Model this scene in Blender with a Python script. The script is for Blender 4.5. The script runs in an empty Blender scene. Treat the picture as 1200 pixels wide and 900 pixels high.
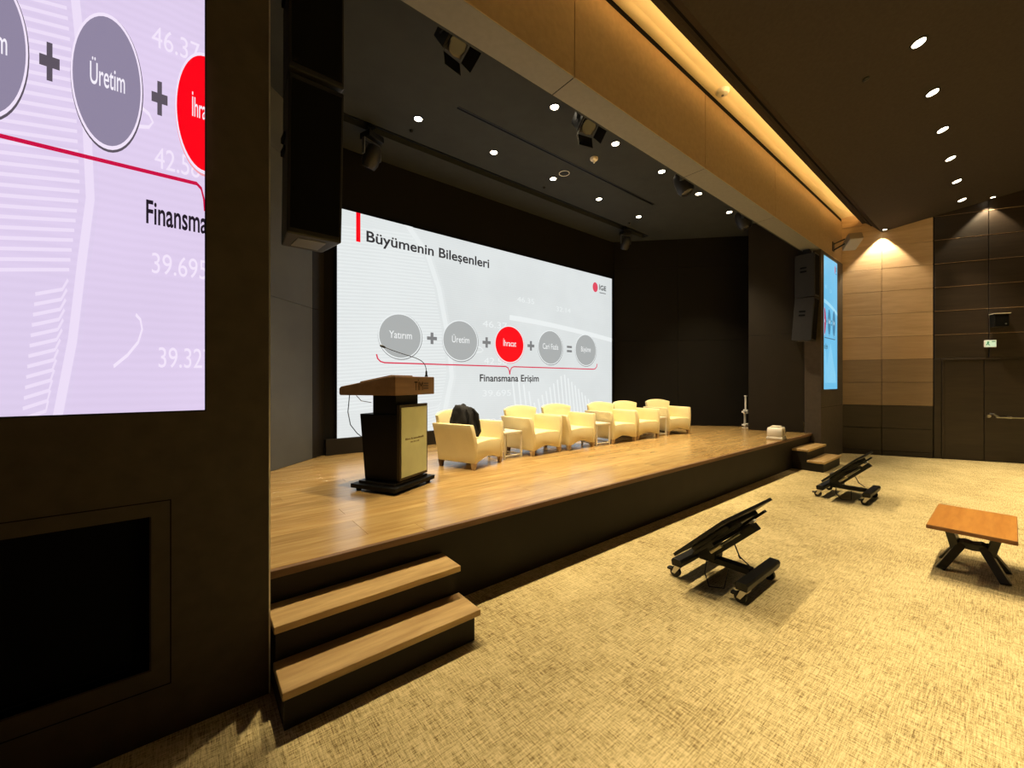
import bpy, bmesh, math, random
from mathutils import Vector, Matrix
random.seed(7)
R = math.radians
scene = bpy.context.scene
col = scene.collection

# ------------------------------------------------------------------ camera, world, exposure
cam_d = bpy.data.cameras.new('camera')
cam = bpy.data.objects.new('camera', cam_d)
col.objects.link(cam)
cam_d.sensor_width = 36.0
cam_d.lens = 469.0 / 1200.0 * 36.0
cam_d.shift_y = -2.0 / 1200.0
cam_d.clip_start = 0.05
cam.location = (0, 0, 1.5)
cam.rotation_euler = (R(90), 0, R(51.33 - 90))
scene.camera = cam

world = bpy.data.worlds.new('world')
scene.world = world
world.use_nodes = True
world.node_tree.nodes['Background'].inputs[0].default_value = (1.0, 0.8, 0.6, 1)
world.node_tree.nodes['Background'].inputs[1].default_value = 0.01

vs = scene.view_settings
vs.view_transform = 'Standard'
vs.look = 'None'
vs.gamma = 1.0
vs.use_curve_mapping = False
vs.exposure = 0.0

STAGE_W = 450.0     # watts of a stage downlight
ROOM_W = 620.0      # watts of a room downlight
WASH_W = 185.0       # watts of a wall washer
COVE_E = 32.0
WARM = (1.0, 0.80, 0.50)
WARM2 = (1.0, 0.72, 0.38)

# ------------------------------------------------------------------ dimensions
YF = 2.24          # face of the proscenium wall
YB = 2.50          # back of the proscenium wall
XL, XR = 0.294, 9.213
STZ = 0.53         # stage height
SCE = 4.72         # stage ceiling
BEAM0, BEAM1 = 4.0, 4.87


# ------------------------------------------------------------------ materials
def mat(name, color, rough=0.6, metal=0.0, spec=0.5, var=0.0, vscale=8.0, bump=0.0, bscale=60.0,
        emit=None, estr=1.0, coat=0.0, stretch=None, alpha=None, trans=0.0):
    m = bpy.data.materials.new(name)
    m.use_nodes = True
    nt = m.node_tree
    b = nt.nodes['Principled BSDF']
    b.inputs['Base Color'].default_value = (*color, 1)
    b.inputs['Roughness'].default_value = rough
    b.inputs['Metallic'].default_value = metal
    b.inputs['Specular IOR Level'].default_value = spec
    b.inputs['Coat Weight'].default_value = coat
    b.inputs['Transmission Weight'].default_value = trans
    if emit:
        b.inputs['Emission Color'].default_value = (*emit, 1)
        b.inputs['Emission Strength'].default_value = estr
    if var or bump:
        tc = nt.nodes.new('ShaderNodeTexCoord')
        mp = nt.nodes.new('ShaderNodeMapping')
        if stretch:
            mp.inputs['Scale'].default_value = stretch
        nt.links.new(tc.outputs['Object'], mp.inputs['Vector'])
    if var:
        n = nt.nodes.new('ShaderNodeTexNoise')
        n.inputs['Scale'].default_value = vscale
        n.inputs['Detail'].default_value = 4
        nt.links.new(mp.outputs[0], n.inputs['Vector'])
        mr = nt.nodes.new('ShaderNodeMapRange')
        mr.inputs['From Min'].default_value = 0.3
        mr.inputs['From Max'].default_value = 0.7
        mr.inputs['To Min'].default_value = 1 - var
        mr.inputs['To Max'].default_value = 1 + var
        nt.links.new(n.outputs['Fac'], mr.inputs['Value'])
        mx = nt.nodes.new('ShaderNodeVectorMath')
        mx.operation = 'SCALE'
        mx.inputs[0].default_value = color
        nt.links.new(mr.outputs[0], mx.inputs['Scale'])
        nt.links.new(mx.outputs[0], b.inputs['Base Color'])
    if bump:
        n2 = nt.nodes.new('ShaderNodeTexNoise')
        n2.inputs['Scale'].default_value = bscale
        nt.links.new(mp.outputs[0], n2.inputs['Vector'])
        bp = nt.nodes.new('ShaderNodeBump')
        bp.inputs['Strength'].default_value = bump
        bp.inputs['Distance'].default_value = 0.004
        nt.links.new(n2.outputs['Fac'], bp.inputs['Height'])
        nt.links.new(bp.outputs[0], b.inputs['Normal'])
    return m


def wood(name, c1, c2, axis='X', scale=1.0, rough=0.35, grain=30.0, rnd=0.0, coat=0.0, bump=0.1, world_rand=False):
    m = bpy.data.materials.new(name)
    m.use_nodes = True
    nt = m.node_tree
    L = nt.links
    b = nt.nodes['Principled BSDF']
    tc = nt.nodes.new('ShaderNodeTexCoord')
    mp = nt.nodes.new('ShaderNodeMapping')
    s = {'X': (0.12, 1, 1), 'Y': (1, 0.12, 1), 'Z': (1, 1, 0.12)}[axis]
    mp.inputs['Scale'].default_value = tuple(v * scale for v in s)
    L.new(tc.outputs['Object'], mp.inputs['Vector'])
    oi = nt.nodes.new('ShaderNodeObjectInfo')
    off = nt.nodes.new('ShaderNodeVectorMath')
    off.operation = 'SCALE'
    off.inputs[0].default_value = (37.0, 91.0, 13.0)
    L.new(oi.outputs['Random'], off.inputs['Scale'])
    L.new(off.outputs[0], mp.inputs['Location'])
    n = nt.nodes.new('ShaderNodeTexNoise')
    n.inputs['Scale'].default_value = grain
    n.inputs['Detail'].default_value = 6
    n.inputs['Distortion'].default_value = 0.4
    L.new(mp.outputs[0], n.inputs['Vector'])
    n2 = nt.nodes.new('ShaderNodeTexNoise')
    n2.inputs['Scale'].default_value = grain * 0.22
    n2.inputs['Detail'].default_value = 3
    n2.inputs['Distortion'].default_value = 1.0
    L.new(mp.outputs[0], n2.inputs['Vector'])
    ad = nt.nodes.new('ShaderNodeMath')
    ad.operation = 'ADD'
    L.new(n.outputs['Fac'], ad.inputs[0])
    L.new(n2.outputs['Fac'], ad.inputs[1])
    cr = nt.nodes.new('ShaderNodeMapRange')
    cr.inputs['From Min'].default_value = 0.75
    cr.inputs['From Max'].default_value = 1.25
    L.new(ad.outputs[0], cr.inputs['Value'])
    mx = nt.nodes.new('ShaderNodeMix')
    mx.data_type = 'RGBA'
    mx.inputs['A'].default_value = (*c1, 1)
    mx.inputs['B'].default_value = (*c2, 1)
    L.new(cr.outputs[0], mx.inputs['Factor'])
    hv = nt.nodes.new('ShaderNodeHueSaturation')
    mr = nt.nodes.new('ShaderNodeMapRange')
    mr.inputs['To Min'].default_value = 1 - rnd
    mr.inputs['To Max'].default_value = 1 + rnd
    L.new(oi.outputs['Random'], mr.inputs['Value'])
    L.new(mr.outputs[0], hv.inputs['Value'])
    L.new(mx.outputs['Result'], hv.inputs['Color'])
    L.new(hv.outputs[0], b.inputs['Base Color'])
    b.inputs['Roughness'].default_value = rough
    b.inputs['Coat Weight'].default_value = coat
    b.inputs['Coat Roughness'].default_value = 0.22
    bp = nt.nodes.new('ShaderNodeBump')
    bp.inputs['Strength'].default_value = bump
    bp.inputs['Distance'].default_value = 0.002
    L.new(n.outputs['Fac'], bp.inputs['Height'])
    L.new(bp.outputs[0], b.inputs['Normal'])
    return m


def carpet_mat():
    m = bpy.data.materials.new('woven_carpet')
    m.use_nodes = True
    nt = m.node_tree
    L = nt.links
    b = nt.nodes['Principled BSDF']
    b.inputs['Roughness'].default_value = 0.95
    b.inputs['Specular IOR Level'].default_value = 0.15
    b.inputs['Sheen Weight'].default_value = 0.1
    tc = nt.nodes.new('ShaderNodeTexCoord')

    def noise(sc, det=3, base=1.0):
        mp = nt.nodes.new('ShaderNodeMapping')
        mp.inputs['Scale'].default_value = sc
        L.new(tc.outputs['Object'], mp.inputs['Vector'])
        n = nt.nodes.new('ShaderNodeTexNoise')
        n.inputs['Scale'].default_value = base
        n.inputs['Detail'].default_value = det
        n.inputs['Roughness'].default_value = 0.6
        L.new(mp.outputs[0], n.inputs['Vector'])
        return n.outputs['Fac']

    def math_(op, a, c):
        n = nt.nodes.new('ShaderNodeMath')
        n.operation = op
        for i, v in enumerate((a, c)):
            if isinstance(v, (int, float)):
                n.inputs[i].default_value = v
            else:
                L.new(v, n.inputs[i])
        return n.outputs[0]
    wx = noise((9, 150, 1), 2)
    wy = noise((150, 9, 1), 2)
    fx = noise((40, 320, 1), 2)
    fy = noise((320, 40, 1), 2)
    blot = noise((1.6, 1.6, 1), 4)
    w = math_('ADD', wx, wy)
    w = math_('ADD', w, math_('MULTIPLY', math_('ADD', fx, fy), 0.8))
    w = math_('ADD', w, math_('MULTIPLY', blot, 0.55))       # mean 1+.8+.275
    mr = nt.nodes.new('ShaderNodeMapRange')
    mr.inputs['From Min'].default_value = 1.78
    mr.inputs['From Max'].default_value = 2.32
    L.new(w, mr.inputs['Value'])
    cr = nt.nodes.new('ShaderNodeValToRGB')
    cr.color_ramp.elements[0].position = 0.0
    cr.color_ramp.elements[0].color = (0.21, 0.145, 0.055, 1)
    cr.color_ramp.elements[1].position = 1.0
    cr.color_ramp.elements[1].color = (0.76, 0.63, 0.33, 1)
    e = cr.color_ramp.elements.new(0.45)
    e.color = (0.54, 0.43, 0.195, 1)
    L.new(mr.outputs[0], cr.inputs[0])
    L.new(cr.outputs[0], b.inputs['Base Color'])
    bp = nt.nodes.new('ShaderNodeBump')
    bp.inputs['Strength'].default_value = 0.5
    bp.inputs['Distance'].default_value = 0.004
    L.new(mr.outputs[0], bp.inputs['Height'])
    L.new(bp.outputs[0], b.inputs['Normal'])
    return m


def emat(name, color, strength=1.0, rows=False, var=0.0):
    m = bpy.data.materials.new(name)
    m.use_nodes = True
    nt = m.node_tree
    L = nt.links
    b = nt.nodes['Principled BSDF']
    b.inputs['Base Color'].default_value = (0.01, 0.01, 0.01, 1)
    b.inputs['Roughness'].default_value = 0.6
    b.inputs['Emission Strength'].default_value = strength
    b.inputs['Emission Color'].default_value = (*color, 1)
    if var:
        tc = nt.nodes.new('ShaderNodeTexCoord')
        n = nt.nodes.new('ShaderNodeTexNoise')
        n.inputs['Scale'].default_value = 0.9
        n.inputs['Detail'].default_value = 5
        L.new(tc.outputs['Object'], n.inputs['Vector'])
        w = nt.nodes.new('ShaderNodeTexWave')
        w.bands_direction = 'Z'
        w.inputs['Scale'].default_value = 9.0
        w.inputs['Distortion'].default_value = 1.5
        L.new(tc.outputs['Object'], w.inputs['Vector'])
        mr = nt.nodes.new('ShaderNodeMapRange')
        mr.inputs['From Min'].default_value = 0.35
        mr.inputs['From Max'].default_value = 0.65
        mr.inputs['To Min'].default_value = 1 - var
        mr.inputs['To Max'].default_value = 1.0
        L.new(n.outputs['Fac'], mr.inputs['Value'])
        mr2 = nt.nodes.new('ShaderNodeMapRange')
        mr2.inputs['To Min'].default_value = 0.97
        L.new(w.outputs['Fac'], mr2.inputs['Value'])
        mu = nt.nodes.new('ShaderNodeMath')
        mu.operation = 'MULTIPLY'
        L.new(mr.outputs[0], mu.inputs[0])
        L.new(mr2.outputs[0], mu.inputs[1])
        sc = nt.nodes.new('ShaderNodeVectorMath')
        sc.operation = 'SCALE'
        sc.inputs[0].default_value = color
        L.new(mu.outputs[0], sc.inputs['Scale'])
        L.new(sc.outputs[0], b.inputs['Emission Color'])
    return m


M = {
    'carpet': carpet_mat(),
    'stagewood': wood('oiled_oak_stage', (0.52, 0.35, 0.135), (0.36, 0.215, 0.072), 'X', 1.0, 0.26, 26, 0.10, 0.45, 0.05),
    'treadwood': wood('oiled_oak_tread', (0.66, 0.46, 0.20), (0.44, 0.28, 0.11), 'X', 1.0, 0.38, 30, 0.05, 0.1, 0.05),
    'nosing': wood('dark_oak_nosing', (0.20, 0.105, 0.045), (0.13, 0.065, 0.025), 'X', 1.0, 0.5, 30, 0.0, 0.0, 0.05),
    'blackpaint': mat('dark_brown_paint', (0.072, 0.058, 0.044), 0.62, spec=0.25, var=0.12, vscale=14, bump=0.08, bscale=200),
    'riser': mat('black_stage_riser_paint', (0.020, 0.016, 0.012), 0.6, spec=0.25, var=0.15, vscale=3),
    'stagewall': mat('charcoal_panel', (0.115, 0.120, 0.120), 0.55, spec=0.3, var=0.08, vscale=3, bump=0.05, bscale=120),
    'backwall': mat('black_backdrop_panel', (0.009, 0.0078, 0.006), 0.7, spec=0.2, var=0.1, vscale=3),
    'stagewall2': mat('brown_black_panel', (0.020, 0.016, 0.012), 0.6, spec=0.25, var=0.1, vscale=3),
    'stageceil': mat('charcoal_ceiling_paint', (0.036, 0.040, 0.042), 0.8, spec=0.2, var=0.08, vscale=5),
    'slot': mat('matte_black', (0.006, 0.006, 0.006), 0.8, spec=0.1),
    'soffit': mat('beam_board_shaded', (0.185, 0.180, 0.172), 0.6, spec=0.3, var=0.05, vscale=20),  # shaded underside of the beam board, the shade put into its colour
    'beam': mat('beam_board_lit', (0.42, 0.30, 0.18), 0.55, spec=0.3, var=0.07, vscale=20, bump=0.05, bscale=200),  # lit face of that same board, warm light put into the colour
    'roomceil': mat('dark_brown_ceiling', (0.044, 0.036, 0.032), 0.85, spec=0.15, var=0.1, vscale=30),
    'cove': mat('cream_cove_paint', (0.80, 0.62, 0.36), 0.7, spec=0.2),
    'panel_light': wood('light_oak_panel', (0.62, 0.44, 0.27), (0.50, 0.34, 0.20), 'X', 1.0, 0.55, 22, 0.04, 0, 0.05),
    'panel_mid': wood('tan_oak_panel', (0.54, 0.37, 0.22), (0.47, 0.315, 0.185), 'X', 1.0, 0.55, 22, 0.03, 0, 0.05),
    'panel_brown': wood('brown_oak_panel', (0.29, 0.20, 0.125), (0.24, 0.165, 0.10), 'X', 1.0, 0.55, 22, 0.03, 0, 0.05),
    'panel_dark': wood('dark_wenge_panel', (0.033, 0.022, 0.014), (0.021, 0.014, 0.009), 'X', 1.0, 0.5, 22, 0.05, 0, 0.05),
    'lecternblack': mat('satin_black_laminate', (0.0025, 0.0025, 0.0025), 0.5, spec=0.2),
    'black': mat('black_powder_coat', (0.004, 0.004, 0.004), 0.45, spec=0.4, var=0.1, vscale=20),
    'blacksoft': mat('black_nylon_cloth', (0.012, 0.012, 0.013), 0.8, spec=0.3, var=0.3, vscale=12, bump=0.4, bscale=40),
    'grille': mat('black_grille_cloth', (0.004, 0.004, 0.004), 0.9, spec=0.1, bump=0.3, bscale=400),
    'cabinet': mat('speaker_cabinet_black', (0.018, 0.017, 0.016), 0.5, spec=0.4, var=0.1, vscale=30),
    'metal': mat('brushed_steel', (0.55, 0.53, 0.50), 0.3, 1.0),
    'greymetal': mat('grey_metal', (0.25, 0.25, 0.24), 0.4, 0.8),
    'trimlight': mat('aluminium_edge', (0.62, 0.60, 0.56), 0.35, 0.7),
    'leather': mat('cream_leather', (0.80, 0.70, 0.40), 0.42, spec=0.4, var=0.04, vscale=4, bump=0.1, bscale=90),
    'legwood': mat('pale_beech', (0.50, 0.36, 0.20), 0.45, var=0.1, vscale=30),
    'legdark': mat('dark_walnut', (0.10, 0.05, 0.02), 0.45, var=0.1, vscale=30),
    'whitelac': mat('cream_lacquer', (0.80, 0.74, 0.58), 0.3),
    'paper': mat('white_paper', (0.8, 0.8, 0.8), 0.8),
    'lectern_box': wood('walnut_lectern_top', (0.20, 0.115, 0.052), (0.15, 0.082, 0.034), 'X', 1.0, 0.45, 25, 0, 0, 0.05),
    'gilt': mat('pale_gilt_plate', (0.64, 0.70, 0.40), 0.45, 0.1, var=0.06, vscale=6),
    'giltframe': mat('bronze_frame', (0.045, 0.034, 0.018), 0.4, 0.3),
    'ink': mat('faded_ink', (0.24, 0.21, 0.08), 0.7),
    'logo_black': mat('black_lettering', (0.001, 0.001, 0.001), 0.95, spec=0.05),
    'logo_grey': mat('dark_grey_lettering', (0.045, 0.03, 0.02), 0.5),
    'tablewood': wood('orange_pine_top', (0.52, 0.235, 0.045), (0.40, 0.16, 0.025), 'X', 1.0, 0.4, 40, 0, 0.1, 0.05),
    'tableedge': wood('dark_pine_edge', (0.20, 0.085, 0.02), (0.14, 0.055, 0.012), 'X', 1.0, 0.5, 40, 0, 0, 0.05),
    'ironleg': mat('dark_iron', (0.024, 0.024, 0.019), 0.5, 0.3, var=0.2, vscale=20),
    'white': mat('white_plastic', (0.88, 0.86, 0.80), 0.4),
    'whitewarm': mat('ivory_plastic', (0.82, 0.74, 0.60), 0.4),
    'clear': mat('clear_acrylic', (0.95, 0.95, 0.92), 0.08, trans=0.85),
    'frosted': mat('frosted_white_plastic', (0.85, 0.78, 0.66), 0.45, trans=0.15),
    'bulb': emat('lit_lamp_lens', (1.0, 0.86, 0.62), 14.0),
    'cove_led': emat('warm_led_tape', (1.0, 0.68, 0.30), COVE_E),
    'exit': emat('exit_sign_face', (0.72, 0.86, 0.55), 0.9),
    'exit_green': emat('exit_sign_green', (0.05, 0.35, 0.12), 0.6),
    'tvglass': mat('dark_screen_glass', (0.006, 0.006, 0.007), 0.12, spec=0.6),
    'glass_lens': mat('dark_lens', (0.03, 0.03, 0.035), 0.08, spec=0.8),
    'greybox': mat('warm_grey_plastic', (0.40, 0.33, 0.24), 0.5),
    'foil': mat('grey_gel_sheet', (0.22, 0.23, 0.23), 0.4),
}


# ------------------------------------------------------------------ mesh helpers
class MB:
    def __init__(self):
        self.v = []
        self.f = []

    def add(self, vs_, fs):
        o = len(self.v)
        self.v += [tuple(p) for p in vs_]
        self.f += [tuple(i + o for i in f) for f in fs]
        return self

    def box(self, x0, x1, y0, y1, z0, z1, mtx=None):
        vs_ = [Vector(p) for p in ((x0, y0, z0), (x1, y0, z0), (x1, y1, z0), (x0, y1, z0),
                                   (x0, y0, z1), (x1, y0, z1), (x1, y1, z1), (x0, y1, z1))]
        if mtx:
            vs_ = [mtx @ p for p in vs_]
        return self.add(vs_, [(0, 3, 2, 1), (4, 5, 6, 7), (0, 1, 5, 4), (1, 2, 6, 5), (2, 3, 7, 6), (3, 0, 4, 7)])

    def prism(self, pts, a, b, axis='Y', mtx=None):
        """polygon extruded along an axis. pts are (x,z) for Y, (y,z) for X, (x,y) for Z"""
        def mk(p, t):
            if axis == 'Y':
                return Vector((p[0], t, p[1]))
            if axis == 'X':
                return Vector((t, p[0], p[1]))
            return Vector((p[0], p[1], t))
        n = len(pts)
        vs_ = [mk(p, a) for p in pts] + [mk(p, b) for p in pts]
        if mtx:
            vs_ = [mtx @ p for p in vs_]
        fs = [tuple(range(n)), tuple(range(2 * n - 1, n - 1, -1))]
        for i in range(n):
            j = (i + 1) % n
            fs.append((i, i + n, j + n, j))
        return self.add(vs_, fs)

    def tube(self, pts, r, n=8, caps=True):
        pts = [Vector(p) for p in pts]
        rr = r if isinstance(r, (list, tuple)) else [r] * len(pts)
        rings = []
        up = None
        for i, p in enumerate(pts):
            t = (pts[min(i + 1, len(pts) - 1)] - pts[max(i - 1, 0)]).normalized()
            if up is None:
                up = Vector((0, 0, 1)) if abs(t.z) < 0.9 else Vector((1, 0, 0))
            a = t.cross(up)
            if a.length < 1e-4:
                a = t.cross(Vector((0, 1, 0)))
            a.normalize()
            b = t.cross(a).normalized()
            up = -b if (-b).dot(up) > 0 else b
            rings.append([p + rr[i] * (math.cos(2 * math.pi * k / n) * a + math.sin(2 * math.pi * k / n) * b) for k in range(n)])
        o = [q for ring in rings for q in ring]
        fs = []
        for i in range(len(pts) - 1):
            for k in range(n):
                k2 = (k + 1) % n
                fs.append((i * n + k, i * n + k2, (i + 1) * n + k2, (i + 1) * n + k))
        if caps:
            fs.append(tuple(range(n - 1, -1, -1)))
            fs.append(tuple((len(pts) - 1) * n + k for k in range(n)))
        return self.add(o, fs)

    def lathe(self, prof, n=20, c=(0, 0, 0), mtx=None):
        """prof: list of (r,z)"""
        vs_ = []
        for r, z in prof:
            for k in range(n):
                a = 2 * math.pi * k / n
                p = Vector((c[0] + r * math.cos(a), c[1] + r * math.sin(a), c[2] + z))
                vs_.append(mtx @ p if mtx else p)
        fs = []
        for i in range(len(prof) - 1):
            for k in range(n):
                k2 = (k + 1) % n
                fs.append((i * n + k, i * n + k2, (i + 1) * n + k2, (i + 1) * n + k))
        fs.append(tuple(range(n - 1, -1, -1)))
        fs.append(tuple((len(prof) - 1) * n + k for k in range(n)))
        return self.add(vs_, fs)

    def mesh(self, name, bevel=0.0, seg=2, smooth=False, subdiv=0):
        me = bpy.data.meshes.new(name)
        me.from_pydata(self.v, [], self.f)
        bm = bmesh.new()
        bm.from_mesh(me)
        bmesh.ops.remove_doubles(bm, verts=bm.verts, dist=1e-6)
        bmesh.ops.recalc_face_normals(bm, faces=bm.faces)
        if bevel:
            es = [e for e in bm.edges if len(e.link_faces) == 2 and e.calc_face_angle(0) > 0.5]
            bmesh.ops.bevel(bm, geom=es, offset=bevel, segments=seg, affect='EDGES', profile=0.5, clamp_overlap=True)
        if smooth:
            for f in bm.faces:
                f.smooth = True
            for e in bm.edges:
                if len(e.link_faces) == 2 and e.calc_face_angle(0) > 0.7:
                    e.smooth = False
        bm.to_mesh(me)
        bm.free()
        return me

    def obj(self, name, m, parent=None, bevel=0.0, seg=2, smooth=False):
        o = bpy.data.objects.new(name, self.mesh(name, bevel, seg, smooth))
        o.data.materials.append(m)
        col.objects.link(o)
        if parent:
            o.parent = parent
        return o


def struct(o):
    o['kind'] = 'structure'
    return o


def thing(name, label, cat, loc=(0, 0, 0), rz=0.0, group=None):
    o = bpy.data.objects.new(name, None)
    o.empty_display_size = 0.1
    col.objects.link(o)
    o.location = loc
    o.rotation_euler = (0, 0, rz)
    tag(o, label, cat, group)
    return o


def tag(o, label, cat, group=None):
    o['label'] = label
    o['category'] = cat
    if group:
        o['group'] = group
    return o


def copy_tree(o, parent=None):
    c = o.copy()
    col.objects.link(c)
    c.parent = parent
    for ch in list(o.children):
        copy_tree(ch, c)
    return c


_cap = {}


def _raw_text(s, off=0.0):
    cu = bpy.data.curves.new('txt', 'FONT')
    cu.body = s
    cu.size = 1.0
    cu.offset = off
    to = bpy.data.objects.new('txt', cu)
    me = bpy.data.meshes.new_from_object(to)
    bpy.data.objects.remove(to)
    pts = [v.co.to_tuple()[:2] for v in me.vertices]
    fs = [tuple(p.vertices) for p in me.polygons]
    bpy.data.meshes.remove(me)
    return pts, fs


def text_mesh(s, w, cap, mirror=False, off=0.0):
    """flat text mesh in the XZ plane, lower-left of the baseline at 0, width w, capital height cap"""
    if 'H' not in _cap:
        p, _ = _raw_text('H')
        _cap['H'] = max(q[1] for q in p) - min(q[1] for q in p)
    H = _cap['H']
    base = s.replace('ş', 's').replace('İ', 'I')
    pts, fs = _raw_text(base, off)
    for i, ch in enumerate(s):
        if ch in 'şİ':
            pr, _ = _raw_text(base[:i + 1], off)
            one, _ = _raw_text(base[i], off)
            r = max(q[0] for q in pr)
            wd = max(q[0] for q in one) - min(q[0] for q in one)
            cx = r - wd / 2
            if ch == 'İ':
                e, y0, y1 = 0.055, H * 1.10, H * 1.10 + 0.11
                ext = [(cx - e, y0), (cx + e, y0), (cx + e, y1), (cx - e, y1)]
            else:
                ext = [(cx - 0.02, 0.0), (cx - 0.03, -0.16), (cx + 0.01, -0.20), (cx + 0.06, -0.14), (cx + 0.03, -0.06), (cx + 0.03, 0.0)]
            b = len(pts)
            pts += ext
            fs.append(tuple(range(b, b + len(ext))))
    x0 = min(p[0] for p in pts)
    x1 = max(p[0] for p in pts)
    sx = w / (x1 - x0)
    sy = cap / H
    vs_ = []
    for x, y in pts:
        x = (x - x0) * sx
        if mirror:
            x = w - x
        vs_.append((x, 0, y * sy))
    me = bpy.data.meshes.new('lettering')
    me.from_pydata(vs_, [], fs)
    return me


# ------------------------------------------------------------------ lamps
def spot(parent, loc, watts, color, size_deg, blend, rot=(0, 0, 0), radius=0.07):
    d = bpy.data.lights.new('lamp_light', 'SPOT')
    d.energy = watts
    d.color = color
    d.spot_size = R(size_deg)
    d.spot_blend = blend
    d.shadow_soft_size = radius
    o = bpy.data.objects.new('lamp_light', d)
    col.objects.link(o)
    o.parent = parent
    o.location = loc
    o.rotation_euler = rot
    return o


def downlight(x, y, z, label, watts, color, size, blend, group, tilt=(0, 0), r=0.05):
    t = thing('ceiling_downlight', label, 'ceiling light', (x, y, z), 0, group)
    t.rotation_euler = (tilt[0], tilt[1], 0)
    MB().lathe([(r + 0.018, 0.0), (r + 0.018, -0.006), (r, -0.008), (r, -0.002), (r + 0.002, 0.0)], 20).obj('trim_ring', M['black'], t)
    MB().lathe([(r - 0.002, -0.004), (r - 0.004, -0.0085), (0.001, -0.010)], 20).obj('lens', M['bulb'], t)
    spot(t, (0, 0, -0.03), watts, color, size, blend)
    return t


# ================================================================== SETTING
# carpet floor
f = MB().box(-8, 18, -9.3, 6.2, -0.1, 0.0).obj('floor', M['carpet'])
struct(f)

# room ceiling: slanted acoustic slab rising away from the stage, then level
def ceil_z(y):
    return 4.58 + 0.26 * (1.673 - y)


prof = [(2.0, 4.88), (1.815, 4.735), (1.83, 4.745), (1.80, 4.72), (1.673, 4.58), (-2.0, ceil_z(-2.0)), (-9.3, ceil_z(-2.0)),
        (-9.3, ceil_z(-2.0) + 0.2), (-2.0, ceil_z(-2.0) + 0.2), (1.5, 4.80), (1.95, 4.80), (1.97, 4.88)]
prof = [(2.0, 4.88), (1.80, 4.72), (1.673, 4.58), (-2.0, ceil_z(-2.0)), (-9.3, ceil_z(-2.0)),
        (-9.3, ceil_z(-2.0) + 0.2), (-2.0, ceil_z(-2.0) + 0.2), (1.35, 4.82), (1.95, 4.80), (1.97, 4.88)]
rc = MB().prism(prof, -8, 18, 'X').obj('ceiling', M['roomceil'])
struct(rc)
# recessed shadow gap along the slab edge
g = MB().box(-1.2, 10.95, 1.800, 1.822, 4.718, 4.736, None)
o = g.obj('trim_1', M['slot'])
struct(o)
# cove above the beam
cv = MB().prism([(2.30, 4.871), (2.30, 4.945), (2.17, 4.985), (1.35, 5.03), (1.35, 5.15), (2.6, 5.15), (2.6, 4.871)], -1.5, 10.95, 'X')
struct(cv.obj('trim_2', M['cove']))
led = MB().box(-1.2, 10.75, 1.80, 1.86, 4.825, 4.835).obj('cove_light_strip', M['cove_led'])
tag(led, 'warm glowing light strip hidden in the long ceiling cove above the stage beam', 'light strip')

# smoke detector hanging in the cove
sd = thing('smoke_detector', 'cream round detector in the glowing cove above the stage beam', 'detector', (4.95, 2.16, 4.984))
MB().lathe([(0.075, 0), (0.075, -0.02), (0.06, -0.045), (0.02, -0.055)], 24).obj('housing', M['whitewarm'], sd, smooth=True)
MB().lathe([(0.014, -0.050), (0.014, -0.066), (0.006, -0.072)], 12).obj('sensor_tip', M['greymetal'], sd)

# room far walls (behind the camera)
LWD = Vector((-0.4576, -0.889, 0))
struct(MB().box(-8, 18, -9.3, -9.2, 0, 6.2).obj('wall_back', M['panel_dark']))
wl = MB()
mL = Matrix.Translation((-1.24, 2.25, 0)) @ Matrix.Rotation(math.atan2(-0.889, -0.4576), 4, 'Z')
wl.box(-0.1, 13.2, -0.12, 0.0, 0, 6.2, mL)
struct(wl.obj('wall_left', M['panel_dark']))

# ---- right wall with panels
wr_rot = math.atan2(-0.889, 0.4576)
WR = MB().box(-0.30, 13.2, 0.03, 0.2, 0, 6.2).obj('wall_right', M['slot'])
WR.location = (10.75, 2.25, 0)
WR.rotation_euler = (0, 0, wr_rot)
struct(WR)
ZE = [0.10, 0.565, 1.03, 1.50, 1.965, 2.43, 2.895, 3.36, 3.825, 4.29, 4.755, 5.22]


def wpanel(s0, s1, z0, z1, m, name='panel', parent=WR, proud=0.0, gap=0.004, thick=0.03):
    o = MB().box(s0 + gap, s1 - gap, -proud, thick, z0 + gap, z1 - gap).obj(name, m, parent, bevel=0.006, seg=1)
    return o


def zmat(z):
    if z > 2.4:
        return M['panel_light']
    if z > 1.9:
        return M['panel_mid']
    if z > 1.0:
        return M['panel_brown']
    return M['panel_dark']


for (s0, s1) in ((-0.12, 0.65), (0.65, 1.44)):
    wpanel(s0, s1, 0.0, 0.10, M['panel_dark'], 'skirting_board')
    for a, b in zip(ZE[:-1], ZE[1:]):
        wpanel(s0, s1, a, b, zmat(a), gap=0.002)
for (s0, s1) in ((1.45, 2.22), (2.22, 3.34), (3.34, 5.2)):
    for a, b in zip(ZE[:-1], ZE[1:]):
        if a < 1.9 and s0 < 3.3:
            continue
        wpanel(s0, s1, a, b, M['panel_dark'])
for z in ZE[5:-1]:
    MB().box(1.46, 5.19, -0.003, 0.004, z - 0.0018, z + 0.0018).obj('joint_highlight', M['panel_mid'], WR)  # pale strips painted in for wash light caught on the panel edges
wpanel(5.2, 13.0, 0, 6.1, M['panel_dark'])
wpanel(1.445, 1.56, 0, 1.965, M['panel_dark'])

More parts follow.
